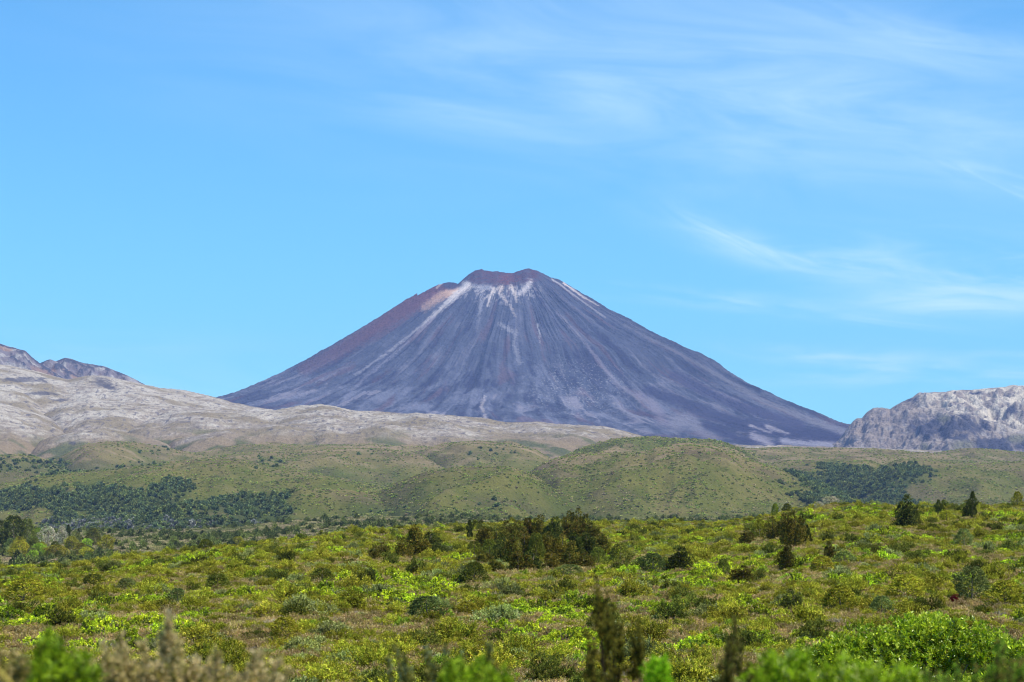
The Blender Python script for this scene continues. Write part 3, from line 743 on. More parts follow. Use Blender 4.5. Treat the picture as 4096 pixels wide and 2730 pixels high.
UP = np.array([0, 0, 1.0])
def make_lime(seed, q=1.0):
    r = np.random.default_rng(seed); n = int(300 * q)
    P, d, tint_ = clump(r, n, 46, 1.0, 0.60, 0.42, -0.1, 10, 0.17)
    c = pal(r, n, [(0.27, 0.315, 0.016), (0.20, 0.25, 0.014), (0.33, 0.35, 0.030), (0.13, 0.16, 0.02)], [4, 4, 2, 2]) * tint_
    a = sprigs(r, P, norm(d + UP * 0.7), np.full(n, 0.09), 13, 0.075, 0.055, c, 1.3, 0.20)
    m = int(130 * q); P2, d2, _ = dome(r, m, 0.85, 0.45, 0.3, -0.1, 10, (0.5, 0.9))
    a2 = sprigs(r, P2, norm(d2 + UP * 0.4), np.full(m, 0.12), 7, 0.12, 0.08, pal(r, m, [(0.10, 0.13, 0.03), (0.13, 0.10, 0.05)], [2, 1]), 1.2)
    return quads_mesh("lime_bush", [a, a2], M_leaf)

def make_sprigbush(name, seed, cols, wts, rx=1.0, rz=0.9, n=480, L=0.17, nl=9, ll=0.075, lw=0.038, up=0.6, lump=0.4, spread=0.9, mat=None, inner=None, low=-0.15):
    r = np.random.default_rng(seed)
    if n > 150: P, d, tint_ = clump(r, n, 52, rx, rz, lump, low, 11, 0.17 * rx)
    else: (P, d, b), tint_ = dome(r, n, rx, rz, lump, low, 11), 1.0
    c = pal(r, n, cols, wts) * tint_
    D = norm(d + UP * up + 0.25 * r.normal(size=(n, 3)))
    a = sprigs(r, P, D, L * r.uniform(0.6, 1.3, n), nl, ll, lw, c, spread)
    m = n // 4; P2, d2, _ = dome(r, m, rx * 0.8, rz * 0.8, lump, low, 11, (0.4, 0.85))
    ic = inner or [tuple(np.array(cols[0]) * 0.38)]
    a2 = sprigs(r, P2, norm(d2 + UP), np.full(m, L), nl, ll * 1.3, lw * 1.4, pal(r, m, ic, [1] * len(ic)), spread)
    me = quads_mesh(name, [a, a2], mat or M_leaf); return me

OLIVE = [(0.195, 0.190, 0.016), (0.140, 0.145, 0.013), (0.26, 0.235, 0.028), (0.17, 0.13, 0.018)]
DARK = [(0.082, 0.092, 0.014), (0.060, 0.072, 0.012), (0.125, 0.120, 0.018)]
GREYG = [(0.155, 0.168, 0.048), (0.115, 0.13, 0.034), (0.20, 0.205, 0.085)]
HEATH = [(0.21, 0.145, 0.055), (0.28, 0.20, 0.10), (0.16, 0.12, 0.036), (0.20, 0.19, 0.030), (0.36, 0.29, 0.15)]
PALE_ = [(0.27, 0.235, 0.18), (0.22, 0.185, 0.13), (0.24, 0.20, 0.13)]
RUST = [(0.085, 0.066, 0.010), (0.060, 0.055, 0.009), (0.062, 0.068, 0.011), (0.12, 0.078, 0.018)]
GREEN = [(0.16, 0.215, 0.018), (0.11, 0.155, 0.015), (0.21, 0.26, 0.03)]

def protos(fn, seeds): return [fn(s) for s in seeds]
P_lime = protos(lambda s: make_lime(s), (1, 2, 3, 4))
P_olive = protos(lambda s: make_sprigbush("olive_shrub", s, OLIVE, [4, 3, 2, 1]), (11, 12, 13, 14))
P_dark = protos(lambda s: make_sprigbush("dark_shrub", s, DARK, [3, 2, 1], rz=1.05, n=460), (21, 22, 23))
P_grey = protos(lambda s: make_sprigbush("grey_green_shrub", s, GREYG, [3, 2, 1], rz=0.8), (31, 32, 33))
P_green = protos(lambda s: make_sprigbush("fresh_green_shrub", s, GREEN, [3, 2, 1], rz=0.7, ll=0.10, lw=0.05), (36, 37))
P_heath = protos(lambda s: make_sprigbush("heather", s, HEATH, [4, 3, 3, 2, 1], rx=1.0, rz=0.62, n=330, L=0.18, nl=8, ll=0.09, lw=0.030, up=1.2, lump=0.5,
                                          mat=M_leaf, inner=[(0.06, 0.045, 0.022), (0.09, 0.07, 0.04)]), (41, 42, 43, 44, 45))
P_pale = protos(lambda s: make_sprigbush("pale_twigs", s, PALE_, [2, 2, 2], rx=0.9, rz=0.6, n=200, L=0.22, nl=8, ll=0.12, lw=0.022, up=1.2, lump=0.5), (51, 52))
# coarser clumps for the plain half a kilometre and more away
P_farlow = [make_sprigbush("low_scrub", 60 + i, cc, w, rx=1.5, rz=0.5, n=80, L=0.3, nl=4, ll=0.32, lw=0.16, up=1.0, lump=0.5) for i, (cc, w) in enumerate([
    ([(0.29, 0.235, 0.115), (0.225, 0.195, 0.085), (0.15, 0.14, 0.055)], [3, 3, 2]), ([(0.19, 0.175, 0.065), (0.25, 0.205, 0.095)], [3, 1]),
    ([(0.10, 0.11, 0.040), (0.135, 0.135, 0.05)], [2, 2]), ([(0.26, 0.20, 0.125), (0.20, 0.155, 0.09)], [2, 2])])]
P_farsh = [make_sprigbush("scattered_scrub", 70 + i, cc, w, rx=1.0, rz=1.25, n=90, L=0.3, nl=4, ll=0.28, lw=0.15, up=1.2, lump=0.5) for i, (cc, w) in enumerate([
    ([(0.065, 0.078, 0.022), (0.048, 0.058, 0.018)], [2, 2]), ([(0.105, 0.12, 0.028), (0.08, 0.09, 0.025)], [2, 1])])]
P_hill = [make_sprigbush("hill_scrub", 80 + i, cc, w, rx=1.0, rz=0.8, n=26, L=0.3, nl=3, ll=0.6, lw=0.36, up=1.0, lump=0.4) for i, (cc, w) in enumerate([
    ([(0.17, 0.175, 0.045), (0.20, 0.195, 0.055)], [2, 2]), ([(0.125, 0.145, 0.038), (0.10, 0.12, 0.033)], [2, 1]), ([(0.19, 0.22, 0.045), (0.16, 0.19, 0.04)], [2, 1]), ([(0.24, 0.195, 0.10), (0.19, 0.16, 0.075)], [1, 1])])]
P_forest = [make_sprigbush("bush_forest", 90 + i, cc, w, rx=0.55, rz=rz, n=44, L=0.25, nl=3, ll=0.42, lw=0.26, up=0.9, lump=0.5, low=-0.3) for i, (cc, w, rz) in enumerate([
    ([(0.100, 0.122, 0.038), (0.070, 0.088, 0.032)], [2, 1], 0.8), ([(0.145, 0.16, 0.045), (0.10, 0.122, 0.036)], [2, 2], 0.65), ([(0.065, 0.088, 0.038)], [1], 1.2), ([(0.17, 0.165, 0.14), (0.11, 0.11, 0.09)], [1, 1], 0.9)])]

# ---- geometry-node scattering for the uncountable cover ------------------------
def stuff_scatter(name, protos_, pts, yaw, scl, idx, label, sink=0.0):
    pc = bpy.data.collections.new(name + "_kinds")
    for i, me in enumerate(protos_):
        po = bpy.data.objects.new("%s_%02d" % (name, i), me); pc.objects.link(po)
    me = bpy.data.meshes.new(name)
    n = len(pts)
    me.vertices.add(n); me.vertices.foreach_set("co", np.ascontiguousarray(pts, np.float32).ravel())
    a = me.attributes.new("yaw", 'FLOAT', 'POINT'); a.data.foreach_set("value", yaw.astype(np.float32))
    a = me.attributes.new("scl", 'FLOAT_VECTOR', 'POINT'); a.data.foreach_set("vector", np.ascontiguousarray(scl, np.float32).ravel())
    a = me.attributes.new("kindno", 'INT', 'POINT'); a.data.foreach_set("value", idx.astype(np.int32))
    o = bpy.data.objects.new(name, me); COLL.objects.link(o)
    ng = bpy.data.node_groups.new(name + "_scatter", 'GeometryNodeTree')
    ng.interface.new_socket("Geometry", in_out='INPUT', socket_type='NodeSocketGeometry')
    ng.interface.new_socket("Geometry", in_out='OUTPUT', socket_type='NodeSocketGeometry')
    N, L = ng.nodes, ng.links
    gi, go = N.new('NodeGroupInput'), N.new('NodeGroupOutput')
    ci = N.new('GeometryNodeCollectionInfo'); ci.inputs['Collection'].default_value = pc
    ci.inputs['Separate Children'].default_value = True; ci.inputs['Reset Children'].default_value = True
    ip = N.new('GeometryNodeInstanceOnPoints'); ip.inputs['Pick Instance'].default_value = True
    def attr(nm, typ):
        x = N.new('GeometryNodeInputNamedAttribute'); x.data_type = typ; x.inputs[0].default_value = nm
        return [s for s in x.outputs if s.enabled and s.name == 'Attribute'][0]
    cx = N.new('ShaderNodeCombineXYZ'); L.new(attr("yaw", 'FLOAT'), cx.inputs[2])
    L.new(gi.outputs[0], ip.inputs['Points']); L.new(ci.outputs[0], ip.inputs['Instance'])
    L.new(attr("kindno", 'INT'), ip.inputs['Instance Index']); L.new(cx.outputs[0], ip.inputs['Rotation'])
    L.new(attr("scl", 'FLOAT_VECTOR'), ip.inputs['Scale']); L.new(ip.outputs[0], go.inputs[0])
    md = o.modifiers.new("scatter", 'NODES'); md.node_group = ng
    tagit(o, label, kind="stuff")
    return o

def jgrid(x0, x1, y0, y1, s, keep):
    gx, gy = np.meshgrid(np.arange(x0, x1, s), np.arange(y0, y1, s), indexing='ij')
    gx = (gx + rng.uniform(-.5, .5, gx.shape) * s * 0.95).ravel(); gy = (gy + rng.uniform(-.5, .5, gy.shape) * s * 0.95).ravel()
    k = keep(gx, gy); return gx[k], gy[k]

UM = 0.245
near_keep = lambda x, y: (y < brow_y(x / np.maximum(y, 1)) + 22) & (np.abs(x / np.maximum(y, .1)) < UM + 0.6 / np.maximum(y, 1)) & (y > 13)
def bush_clear(x, y):
    d = y / 44.0; return ~((y > 20) & (y < 45.5) & (x / d > 0.3) & (x / d < 7.4) & (y > 30))
# fields that steer which plant grows where
def field_lime(x, y): return fbm(x / 9 + 3, y / 13, 3, 101) + 0.35 * fbm(x / 45, y / 60, 2, 102)
def field_dark(x, y): return fbm(x / 12, y / 16, 3, 103)

x, y = jgrid(-110, 110, 13, 440, 0.70, lambda x, y: near_keep(x, y) & bush_clear(x, y))
z = gz(x, y)
fl, fd = field_lime(x, y), field_dark(x, y)
rr_ = rng.random(len(x))
# kinds of the cover: heath x5, pale x2, olive x2, lime x1, grey x1, green x1
cover = P_heath + P_pale + P_olive[:2] + P_lime[:1] + P_grey[:1] + P_green[:1]
idx = rng.integers(0, 5, len(x))
idx = np.where(rr_ < 0.05, 5 + rng.integers(0, 2, len(x)), idx)
idx = np.where((rr_ > 0.72) & (fd < 0.2), 7 + rng.integers(0, 2, len(x)), idx)
idx = np.where((fl > 0.20) & (rr_ > 0.45), 9, idx)
idx = np.where((rr_ > 0.965), 10, idx); idx = np.where((rr_ > 0.91) & (rr_ < 0.93), 11, idx)
s = rng.uniform(0.38, 0.66, len(x)); s = np.where(idx == 9, s * 0.95, s); s = np.where((idx >= 7) & (idx <= 8), s * 1.05, s)
sz = s * rng.uniform(0.55, 1.1, len(x)); sz = np.where((idx == 5) | (idx == 6), sz * 0.8, sz)
stuff_scatter("heath_cover", cover, np.stack([x, y, z - 0.05], 1), rng.uniform(0, 6.28, len(x)), np.stack([s, s, sz], 1), idx,
              "low brown heather, twigs and small shrubs covering the ground between the bushes")

# ---- the countable shrubs ------------------------------------------------------
def region_words(xx, yy):
    u = xx / yy
    side = "far left" if u < -0.13 else "left" if u < -0.045 else "middle" if u < 0.045 else "right" if u < 0.13 else "far right"
    dep = "nearest strip of the heath" if yy < 62 else "near part of the heath" if yy < 95 else "middle of the heath" if yy < 150 else "back of the heath" if yy < 240 else "skyline strip of the heath"
    return side, dep

def lab_fn(desc):
    def f(xx, yy, s):
        side, dep = region_words(xx, yy)
        size = "large" if s > 1.35 else "medium" if s > 0.95 else "small"
        return "%s %s, %s, %s side" % (size, desc, dep, side) if side != "middle" else "%s %s, %s, centre" % (size, desc, dep)
    return f

def plant_field(name, cat, meshes, x, y, s, sz, desc, group, n_ind=300, stuffname=None, stufflabel=None):
    z = gz(x, y)
    app = s / y
    order = np.argsort(-np.where(np.abs(x / y) < 0.222, app, app * 0.001))
    ind, rest = order[:n_ind], order[n_ind:]
    lf = lab_fn(desc)
    for i in ind:
        o = bpy.data.objects.new(name, meshes[int(rng.integers(0, len(meshes)))]); COLL.objects.link(o)
        o.location = (x[i], y[i], z[i] - 0.06); o.rotation_euler = (0, 0, rng.uniform(0, 6.28)); o.scale = (s[i], s[i], sz[i])
        tagit(o, lf(x[i], y[i], s[i]), cat, group)
    if len(rest):
        stuff_scatter(stuffname, meshes, np.stack([x[rest], y[rest], z[rest] - 0.06], 1), rng.uniform(0, 6.28, len(rest)),
                      np.stack([s[rest], s[rest], sz[rest]], 1), rng.integers(0, len(meshes), len(rest)), stufflabel)

def clear_of_named(x, y):
    k = np.ones(len(x), bool)
    for (nx, ny, nr) in NAMED_SPOTS:
        k &= np.hypot(x - nx, (y - ny) * 0.6) > nr
        k &= ~((np.abs(x - nx * y / ny) < nr * 1.3) & (y < ny) & (y > ny - max(5.0, 0.09 * ny)))
    return k

def ground_hit(px, py):
    """where the sight line through a reference pixel (2353-wide print) meets the ground"""
    u, v = pix2uv(px * K, py * K)
    Yt = np.concatenate([np.linspace(16, 460, 1500), np.linspace(460, 1560, 1500)])
    d = ground_h(np.full(Yt.shape, u), Yt) - v * Yt
    i = np.argmax(d > 0)
    if not (d > 0).any():
        i = int(np.argmax(d / Yt))                        # skims the skyline: stand on its crest
    return float(u * Yt[i]), float(Yt[i])
NAMED_SPOTS = [(3.3, 43.5, 0.1)]
#==NAMED==
# ---- trees and shrubs one can point to ------------------------------------------
def make_tree(seed, cols, wts, shape="conifer", n=900, tuft=0.08, leaf=(0.040, 0.020)):
    """unit-height crown + trunk meshes (x/y half-width about 0.36)"""
    r = np.random.default_rng(seed)
    h = r.random(n) ** 0.85
    lob = 1 + 0.28 * np.sin(h * r.uniform(14, 22) + r.uniform(0, 6))
    if shape == "conifer": rad = 0.36 * (1 - h) ** 0.75 * lob + 0.02
    elif shape == "column": rad = 0.30 * np.sin(np.clip(h * 0.9 + 0.12, 0, 1) * math.pi) ** 0.6 * lob
    else: rad = 0.42 * np.sqrt(np.clip(1 - (1.25 * h - 0.26) ** 2, 0.02, 1)) * (0.85 + 0.15 * lob)
    a = r.uniform(0, 2 * math.pi, n)
    k = 5; cen = r.uniform(0, 2 * math.pi, k); ch = r.uniform(0.1, 0.8, k)
    bump = np.zeros(n)
    for i in range(k): bump = np.maximum(bump, np.exp(-((np.angle(np.exp(1j * (a - cen[i])))) / 0.6) ** 2 - ((h - ch[i]) / 0.16) ** 2))
    rad = rad * (0.72 + 0.55 * bump) * r.uniform(0.30, 1, n) ** 0.5
    d = np.stack([np.cos(a), np.sin(a), np.zeros(n)], 1)
    P = d * rad[:, None]; P[:, 2] = 0.06 + h * 0.90
    if shape == "bushy":                                   # several leaders of different height
        k = 6; lx = r.normal(size=(k, 2)) * 0.15; lh = np.concatenate([[0.98], r.uniform(0.5, 0.88, k - 1)]); lx[0] *= 0.3
        j = r.integers(0, k, n); hh = r.random(n) ** 0.8; w = (0.17 + 0.05 * lh[j]) * (1 - hh) ** 0.6 * r.uniform(0.3, 1, n) ** 0.5 * (1 + 0.4 * np.sin(hh * 17 + j))
        P = np.stack([lx[j, 0] + np.cos(a) * w, lx[j, 1] + np.sin(a) * w, 0.04 + hh * lh[j] * 0.94], 1)
    D = norm(d + UP * r.uniform(0.2, 1.3, n)[:, None])
    tt_ = np.round(P / 0.12).astype(int); hsh = _P[(_P[(tt_[:, 0] * 7 + tt_[:, 1] * 13) & 511] + tt_[:, 2] * 31) & 511] / 511.0
    c = pal(r, n, cols, wts) * (0.6 + 0.8 * hsh)[:, None]
    crown = quads_mesh("crown", [sprigs(r, P, D, tuft * r.uniform(0.6, 1.2, n), 9, leaf[0], leaf[1], c, 0.9)], M_leaf)
    paths = [(np.array([[0, 0, -0.05], [0.01, 0, 0.3], [0, 0.01, 0.92]]), [0.028, 0.02, 0.004])]
    for i in range(7):
        hh = 0.12 + 0.1 * i; aa = i * 2.4; R0 = 0.22 * (1 - hh)
        paths.append((np.array([[0, 0, hh], [R0 * .5 * math.cos(aa), R0 * .5 * math.sin(aa), hh + .05], [R0 * math.cos(aa), R0 * math.sin(aa), hh + .14]]), [0.010, 0.007, 0.003]))
    trunk = tube_mesh("trunk", paths, (0.09, 0.07, 0.05))
    return crown, trunk

TREES = {
 'conifer': [make_tree(s, [(0.045, 0.052, 0.010), (0.030, 0.040, 0.010), (0.075, 0.075, 0.014)], [3, 3, 1], "bushy", 1100) for s in (201, 202, 203)],
 'column': [make_tree(s, [(0.050, 0.060, 0.012), (0.035, 0.045, 0.010)], [2, 2], "column") for s in (211, 212)],
 'rust': [make_tree(s, RUST, [3, 3, 3, 1], "bushy", 1100) for s in (221, 222, 223, 224)],
 'bronze': [make_tree(s, [(0.088, 0.074, 0.010), (0.115, 0.090, 0.014), (0.055, 0.058, 0.010)], [2, 2, 2], "bushy", 1100) for s in (231, 232, 233)],
 'round': [make_tree(s, DARK, [3, 2, 1], "round", 900) for s in (241, 242)],
 'olive': [make_tree(s, OLIVE, [3, 3, 2, 1], "round", 900) for s in (251, 252)],
 'grey': [make_tree(s, GREYG, [3, 2, 1], "round", 800) for s in (261, 262)],
 'bluegreen': [make_tree(s, [(0.085, 0.108, 0.028), (0.062, 0.080, 0.022), (0.12, 0.14, 0.045)], [3, 3, 1], "round", 800) for s in (265, 266)],
 'pale': [make_tree(s, PALE_ + [(0.22, 0.24, 0.12)], [2, 2, 1, 2], "round", 420) for s in (271,)],
 'red': [make_tree(281, [(0.13, 0.014, 0.010), (0.085, 0.012, 0.010)], [2, 1], "bushy", 700)],
 'fresh': [make_tree(s, GREEN, [3, 2, 1], "round", 800) for s in (291, 292)],
}
# x, y of the foot and height, width on the 2353-px print; kind; name; label; group
SPECIMENS = [
 (2083, 1216, 62, 44, 'conifer', 'conifer', "tallest dark conifer standing on the right-hand skyline of the heath", "dark conifers on the right skyline"),
 (2103, 1214, 34, 26, 'round', 'shrub', "dark low shrub leaning on the right foot of the tallest skyline conifer", None),
 (2236, 1196, 52, 20, 'column', 'conifer', "slim dark conifer with a forked base on the skyline near the right edge", "dark conifers on the right skyline"),
 (2222, 1192, 30, 14, 'conifer', 'conifer', "short dark conifer touching the left side of the slim skyline conifer", "dark conifers on the right skyline"),
 (2157, 1188, 31, 17, 'column', 'conifer', "small dark conifer on the skyline between the two taller conifers", "dark conifers on the right skyline"),
 (2338, 1168, 30, 24, 'olive', 'shrub', "olive bush on the skyline at the right edge of the picture", None),
 (2004, 1166, 14, 12, 'grey', 'shrub', "small pale shrub sticking up from the right skyline", None),
 (1908, 1162, 18, 40, 'pale', 'shrub', "pale grey-green twiggy shrub on the highest hump of the heath", None),
 (1882, 1170, 14, 24, 'pale', 'shrub', "pale bare shrub just left of the one on the hump", None),
 (1781, 1190, 26, 16, 'fresh', 'shrub', "tufted green shrub standing alone where the heath starts to rise", None),
 (1808, 1180, 18, 20, 'round', 'shrub', "round dark green bush on the rising skyline", None),
 (2175, 1202, 24, 34, 'olive', 'shrub', "rounded olive-green bush in front of the right skyline conifers", None),
 (953, 1285, 72, 50, 'bronze', 'bushy_conifer', "tall bronze-green conifer, the brightest of the left-centre group", "bronze conifers in the left-centre group"),
 (925, 1288, 44, 34, 'bronze', 'bushy_conifer', "lower bronze-green conifer left of the tall bronze one", "bronze conifers in the left-centre group"),
 (988, 1280, 52, 42, 'conifer', 'conifer', "dark conifer right beside the tall bronze-green one", None),
 (1008, 1282, 36, 26, 'conifer', 'conifer', "short dark conifer at the right end of the left-centre group", None),
 (880, 1288, 38, 26, 'rust', 'bushy_conifer', "reddish-brown sapling left of the bronze conifer group", None),
 (860, 1292, 34, 26, 'rust', 'bushy_conifer', "thin rust-brown sapling at the left end of the conifer group", None),
 (1079, 1243, 38, 15, 'column', 'conifer', "slender dark conifer above the centre thicket's left end", None),
 (1103, 1222, 16, 16, 'round', 'shrub', "small round dark bush behind the slender conifer", None),
 (1329, 1222, 44, 30, 'bronze', 'bushy_conifer', "lone bushy conifer poking above the skyline behind the thicket", None),
 (845, 1268, 18, 24, 'olive', 'shrub', "small olive bush on the mid heath left of the conifers", None),
 (472, 1267, 22, 32, 'round', 'shrub', "dark green bush on the left brow of the heath", None),
 (547, 1256, 18, 30, 'olive', 'shrub', "olive bush on the left brow right of the dark one", None),
 (1560, 1318, 56, 44, 'conifer', 'conifer', "dark bushy conifer right of the centre thicket", None),
 (1500, 1318, 42, 62, 'bluegreen', 'shrub', "wide blue-green shrub left of the dark bushy conifer", None),
 (1425, 1300, 46, 52, 'round', 'shrub', "dark olive shrub at the right end of the centre thicket", None),
 (1310, 1330, 30, 70, 'bluegreen', 'shrub', "flat-topped grey-green shrub below the thicket, centre", None),
 (1120, 1285, 26, 46, 'bluegreen', 'shrub', "grey-green shrub in front of the thicket's left half", None),
 (1090, 1345, 48, 60, 'round', 'shrub', "broad dark olive shrub below the thicket, centre left", None),
 (1030, 1310, 26, 44, 'olive', 'shrub', "olive shrub between the conifer group and the broad dark shrub", None),
 (1663, 1328, 40, 32, 'round', 'shrub', "dark small shrub right of centre, left of the orange-brown one", None),
 (1708, 1352, 48, 44, 'rust', 'bushy_conifer', "orange-brown shrub right of centre on the mid heath", "rust brown shrubs on the right slope"),
 (1718, 1254, 32, 28, 'rust', 'bushy_conifer', "small rust-brown shrub near the right skyline slope", "rust brown shrubs on the right slope"),
 (1745, 1243, 38, 34, 'olive', 'shrub', "olive shrub left of the tall clump on the right slope", None),
 (1776, 1245, 46, 36, 'bronze', 'bushy_conifer', "bronze-green conifer at the left of the right-slope clump", "clump of bronze conifers on the right slope"),
 (1803, 1258, 62, 34, 'rust', 'bushy_conifer', "rust-coloured conifer in the middle of the right-slope clump", "clump of bronze conifers on the right slope"),
 (1826, 1262, 70, 40, 'bronze', 'bushy_conifer', "tallest bronze conifer of the right-slope clump", "clump of bronze conifers on the right slope"),
 (1848, 1256, 56, 32, 'conifer', 'conifer', "dark conifer at the right end of the right-slope clump", None),
 (1812, 1314, 62, 30, 'rust', 'bushy_conifer', "dark rust conifer directly below the right-slope clump", None),
 (1795, 1305, 34, 30, 'olive', 'shrub', "olive shrub left of the dark rust conifer below the clump", None),
 (1905, 1292, 44, 22, 'rust', 'bushy_conifer', "narrow rust-brown conifer right of the clump", "rust brown shrubs on the right slope"),
 (1940, 1302, 32, 52, 'bluegreen', 'shrub', "rounded blue-green shrub right of the narrow rust conifer", None),
 (1890, 1320, 38, 60, 'olive', 'shrub', "wide olive shrub in front of the narrow rust conifer", None),
 (1823, 1414, 56, 38, 'conifer', 'conifer', "dark cone-shaped sapling on the near heath, right of centre", None),
 (2082, 1382, 56, 88, 'olive', 'shrub', "large olive-green bush right of centre on the near heath", None),
 (2026, 1418, 44, 56, 'bluegreen', 'shrub', "dark grey-green shrub at the foot of the large olive bush", None),
 (1930, 1410, 58, 84, 'olive', 'shrub', "large olive bush left of the grey-green shrub, near right", None),
 (2195, 1398, 32, 30, 'red', 'shrub', "dark red dead shrub behind the big bright green bush", None),
 (2235, 1385, 74, 80, 'bluegreen', 'shrub', "big dark blue-green shrub above the red dead one", None),
 (2215, 1260, 36, 40, 'bluegreen', 'shrub', "bluish-green bush below the right skyline", None),
 (2310, 1400, 60, 84, 'olive', 'shrub', "large olive bush at the right edge of the near heath", None),
 (290, 1362, 30, 46, 'grey', 'shrub', "grey-green bush with pale twigs on the left of the heath", None),
 (55, 1392, 56, 96, 'olive', 'shrub', "large olive-bronze bush at the left edge of the near heath", None),
 (215, 1352, 30, 60, 'round', 'shrub', "dark olive bush on the left, above the edge bush", None),
 (500, 1362, 40, 60, 'round', 'shrub', "dark green bush left of centre on the mid heath", None),
 (408, 1398, 42, 48, 'bluegreen', 'shrub', "spiky blue-green bush left of centre, below the dark one", None),
 (655, 1480, 56, 72, 'olive', 'shrub', "rounded yellow-olive bush on the near heath left of centre", None),
 (850, 1352, 44, 22, 'conifer', 'conifer', "narrow dark sapling on the mid heath left of centre", None),
 (740, 1345, 36, 66, 'round', 'shrub', "dark bush with lime leaves in front, left of centre", None),
 (980, 1425, 50, 90, 'bluegreen', 'shrub', "broad grey-green bush on the near heath, centre left", None),
 (1075, 1420, 34, 60, 'olive', 'shrub', "olive shrub right of the broad grey-green bush", None),
 (30, 1268, 64, 62, 'round', 'tree', "largest dark rounded tree at the left edge beyond the brow", "dark trees at the left edge"),
 (62, 1262, 54, 40, 'round', 'tree', "dark rounded tree just right of the largest left-edge tree", "dark trees at the left edge"),
 (4, 1258, 48, 40, 'round', 'tree', "dark tree cut by the left edge of the picture", "dark trees at the left edge"),
 (45, 1286, 40, 44, 'olive', 'tree', "lower green tree in front of the left-edge trees", "dark trees at the left edge"),
 (86, 1260, 36, 26, 'fresh', 'tree', "lighter green tree between the dark left-edge trees and the grey one", None),
 (110, 1266, 44, 42, 'pale', 'tree', "grey twiggy tree right of the left-edge trees", "grey trees left of the plain"),
 (142, 1252, 34, 26, 'pale', 'tree', "second grey tree, beside the two narrow dark trees", "grey trees left of the plain"),
 (157, 1250, 34, 11, 'column', 'tree', "narrow dark tree on the left of the far plain", "narrow dark trees on the far plain"),
 (180, 1246, 24, 9, 'column', 'tree', "shorter narrow dark tree right of the first", "narrow dark trees on the far plain"),
 (175, 1266, 34, 30, 'grey', 'tree', "grey-green tree below the narrow dark trees", None),
 (215, 1258, 34, 34, 'round', 'tree', "dark green tree at the right end of the left-edge wood", None),
 (245, 1268, 30, 34, 'olive', 'tree', "yellow-green tree at the right end of the left-edge wood", None),
 (130, 1284, 28, 56, 'olive', 'tree', "low olive tree in front of the grey tree", None),
 (200, 1282, 24, 40, 'bluegreen', 'tree', "blue-green low tree at the front of the left-edge wood", None),
]
# the dense thicket in the centre
tr = random.Random(5)
WOOD = [('olive', "olive"), ('fresh', "fresh green"), ('round', "dark green"), ('grey', "grey-green"), ('bluegreen', "blue-green"), ('olive', "olive"), ('round', "dark green")]
for i in range(26):
    kd, wd = tr.choice(WOOD); tx = tr.uniform(0, 262); ty = 1262 + tr.uniform(0, 1) * (30 - 0.03 * tx); hgt = tr.uniform(16, 30) - 0.02 * tx
    SPECIMENS.append((tx, ty, hgt, hgt * 1.2, kd, 'shrub', "%s %s bush in the %s of the left-edge wood, %s row" % ("taller" if hgt > 22 else "low", wd, "left third" if tx < 90 else "middle" if tx < 175 else "right end", "front" if ty > 1280 else "middle" if ty > 1270 else "back"), "bushes of the left-edge wood"))
TH = [(1110, 1268, 46), (1140, 1262, 40), (1165, 1255, 46), (1190, 1250, 42), (1215, 1246, 44), (1245, 1246, 50), (1270, 1248, 48), (1300, 1246, 46), (1330, 1252, 50), (1358, 1256, 44),
      (1090, 1284, 36), (1125, 1290, 46), (1158, 1296, 62), (1180, 1300, 70), (1205, 1290, 66), (1232, 1292, 60), (1262, 1290, 62), (1292, 1290, 58), (1320, 1288, 58), (1348, 1288, 56), (1378, 1282, 50),
      (1105, 1302, 34), (1190, 1318, 50), (1225, 1316, 44), (1268, 1314, 42), (1310, 1310, 40), (1345, 1312, 40), (1375, 1304, 42), (1140, 1322, 34)]
words = ["reddish", "olive-tipped", "dark-based", "bronze", "rust-topped"]
for i, (tx, ty, thh) in enumerate(TH):
    kind = tr.choice(['rust', 'rust', 'bronze', 'conifer', 'round'])
    row = "back" if ty < 1275 else "middle" if ty < 1300 else "front"
    sd = "left end" if tx < 1150 else "left half" if tx < 1230 else "right half" if tx < 1320 else "right end"
    SPECIMENS.append((tx, ty, thh, 40, kind, 'bushy_conifer', "%s conifer in the %s row of the centre thicket, %s" % ({"bronze": "bronze-green", "rust": "rust-brown", "conifer": "dark green", "round": "rounded dark olive"}[kind], row, sd), "conifers of the centre thicket"))

CATS = {'conifer': 'conifer', 'bushy_conifer': 'conifer', 'shrub': 'shrub', 'tree': 'tree'}
for i, (px, py, hp, wp, kind, name, label, group) in enumerate(SPECIMENS):
    gx, gy = ground_hit(px, py)
    h = hp * K / F * gy * (1.28 if py < 1275 else 1.12); w = wp * K / F * gy
    root = bpy.data.objects.new(name, None); COLL.objects.link(root)
    root.location = (gx, gy, float(gz(gx, gy)) - 0.05)
    root.empty_display_size = 0.3
    tagit(root, label, CATS[name], group)
    crown, trunk = TREES[kind][i % len(TREES[kind])]
    wid = w / {'column': 0.62, 'rust': 0.56, 'bronze': 0.56, 'conifer': 0.56}.get(kind, 0.74)
    for me, nm in ((crown, "crown"), (trunk, "trunk")):
        c = bpy.data.objects.new(nm, me); COLL.objects.link(c); c.parent = root
        c.scale = (wid, wid, h); c.rotation_euler = (0, 0, tr.uniform(0, 6.28))
    NAMED_SPOTS.append((gx, gy, w * 0.42))

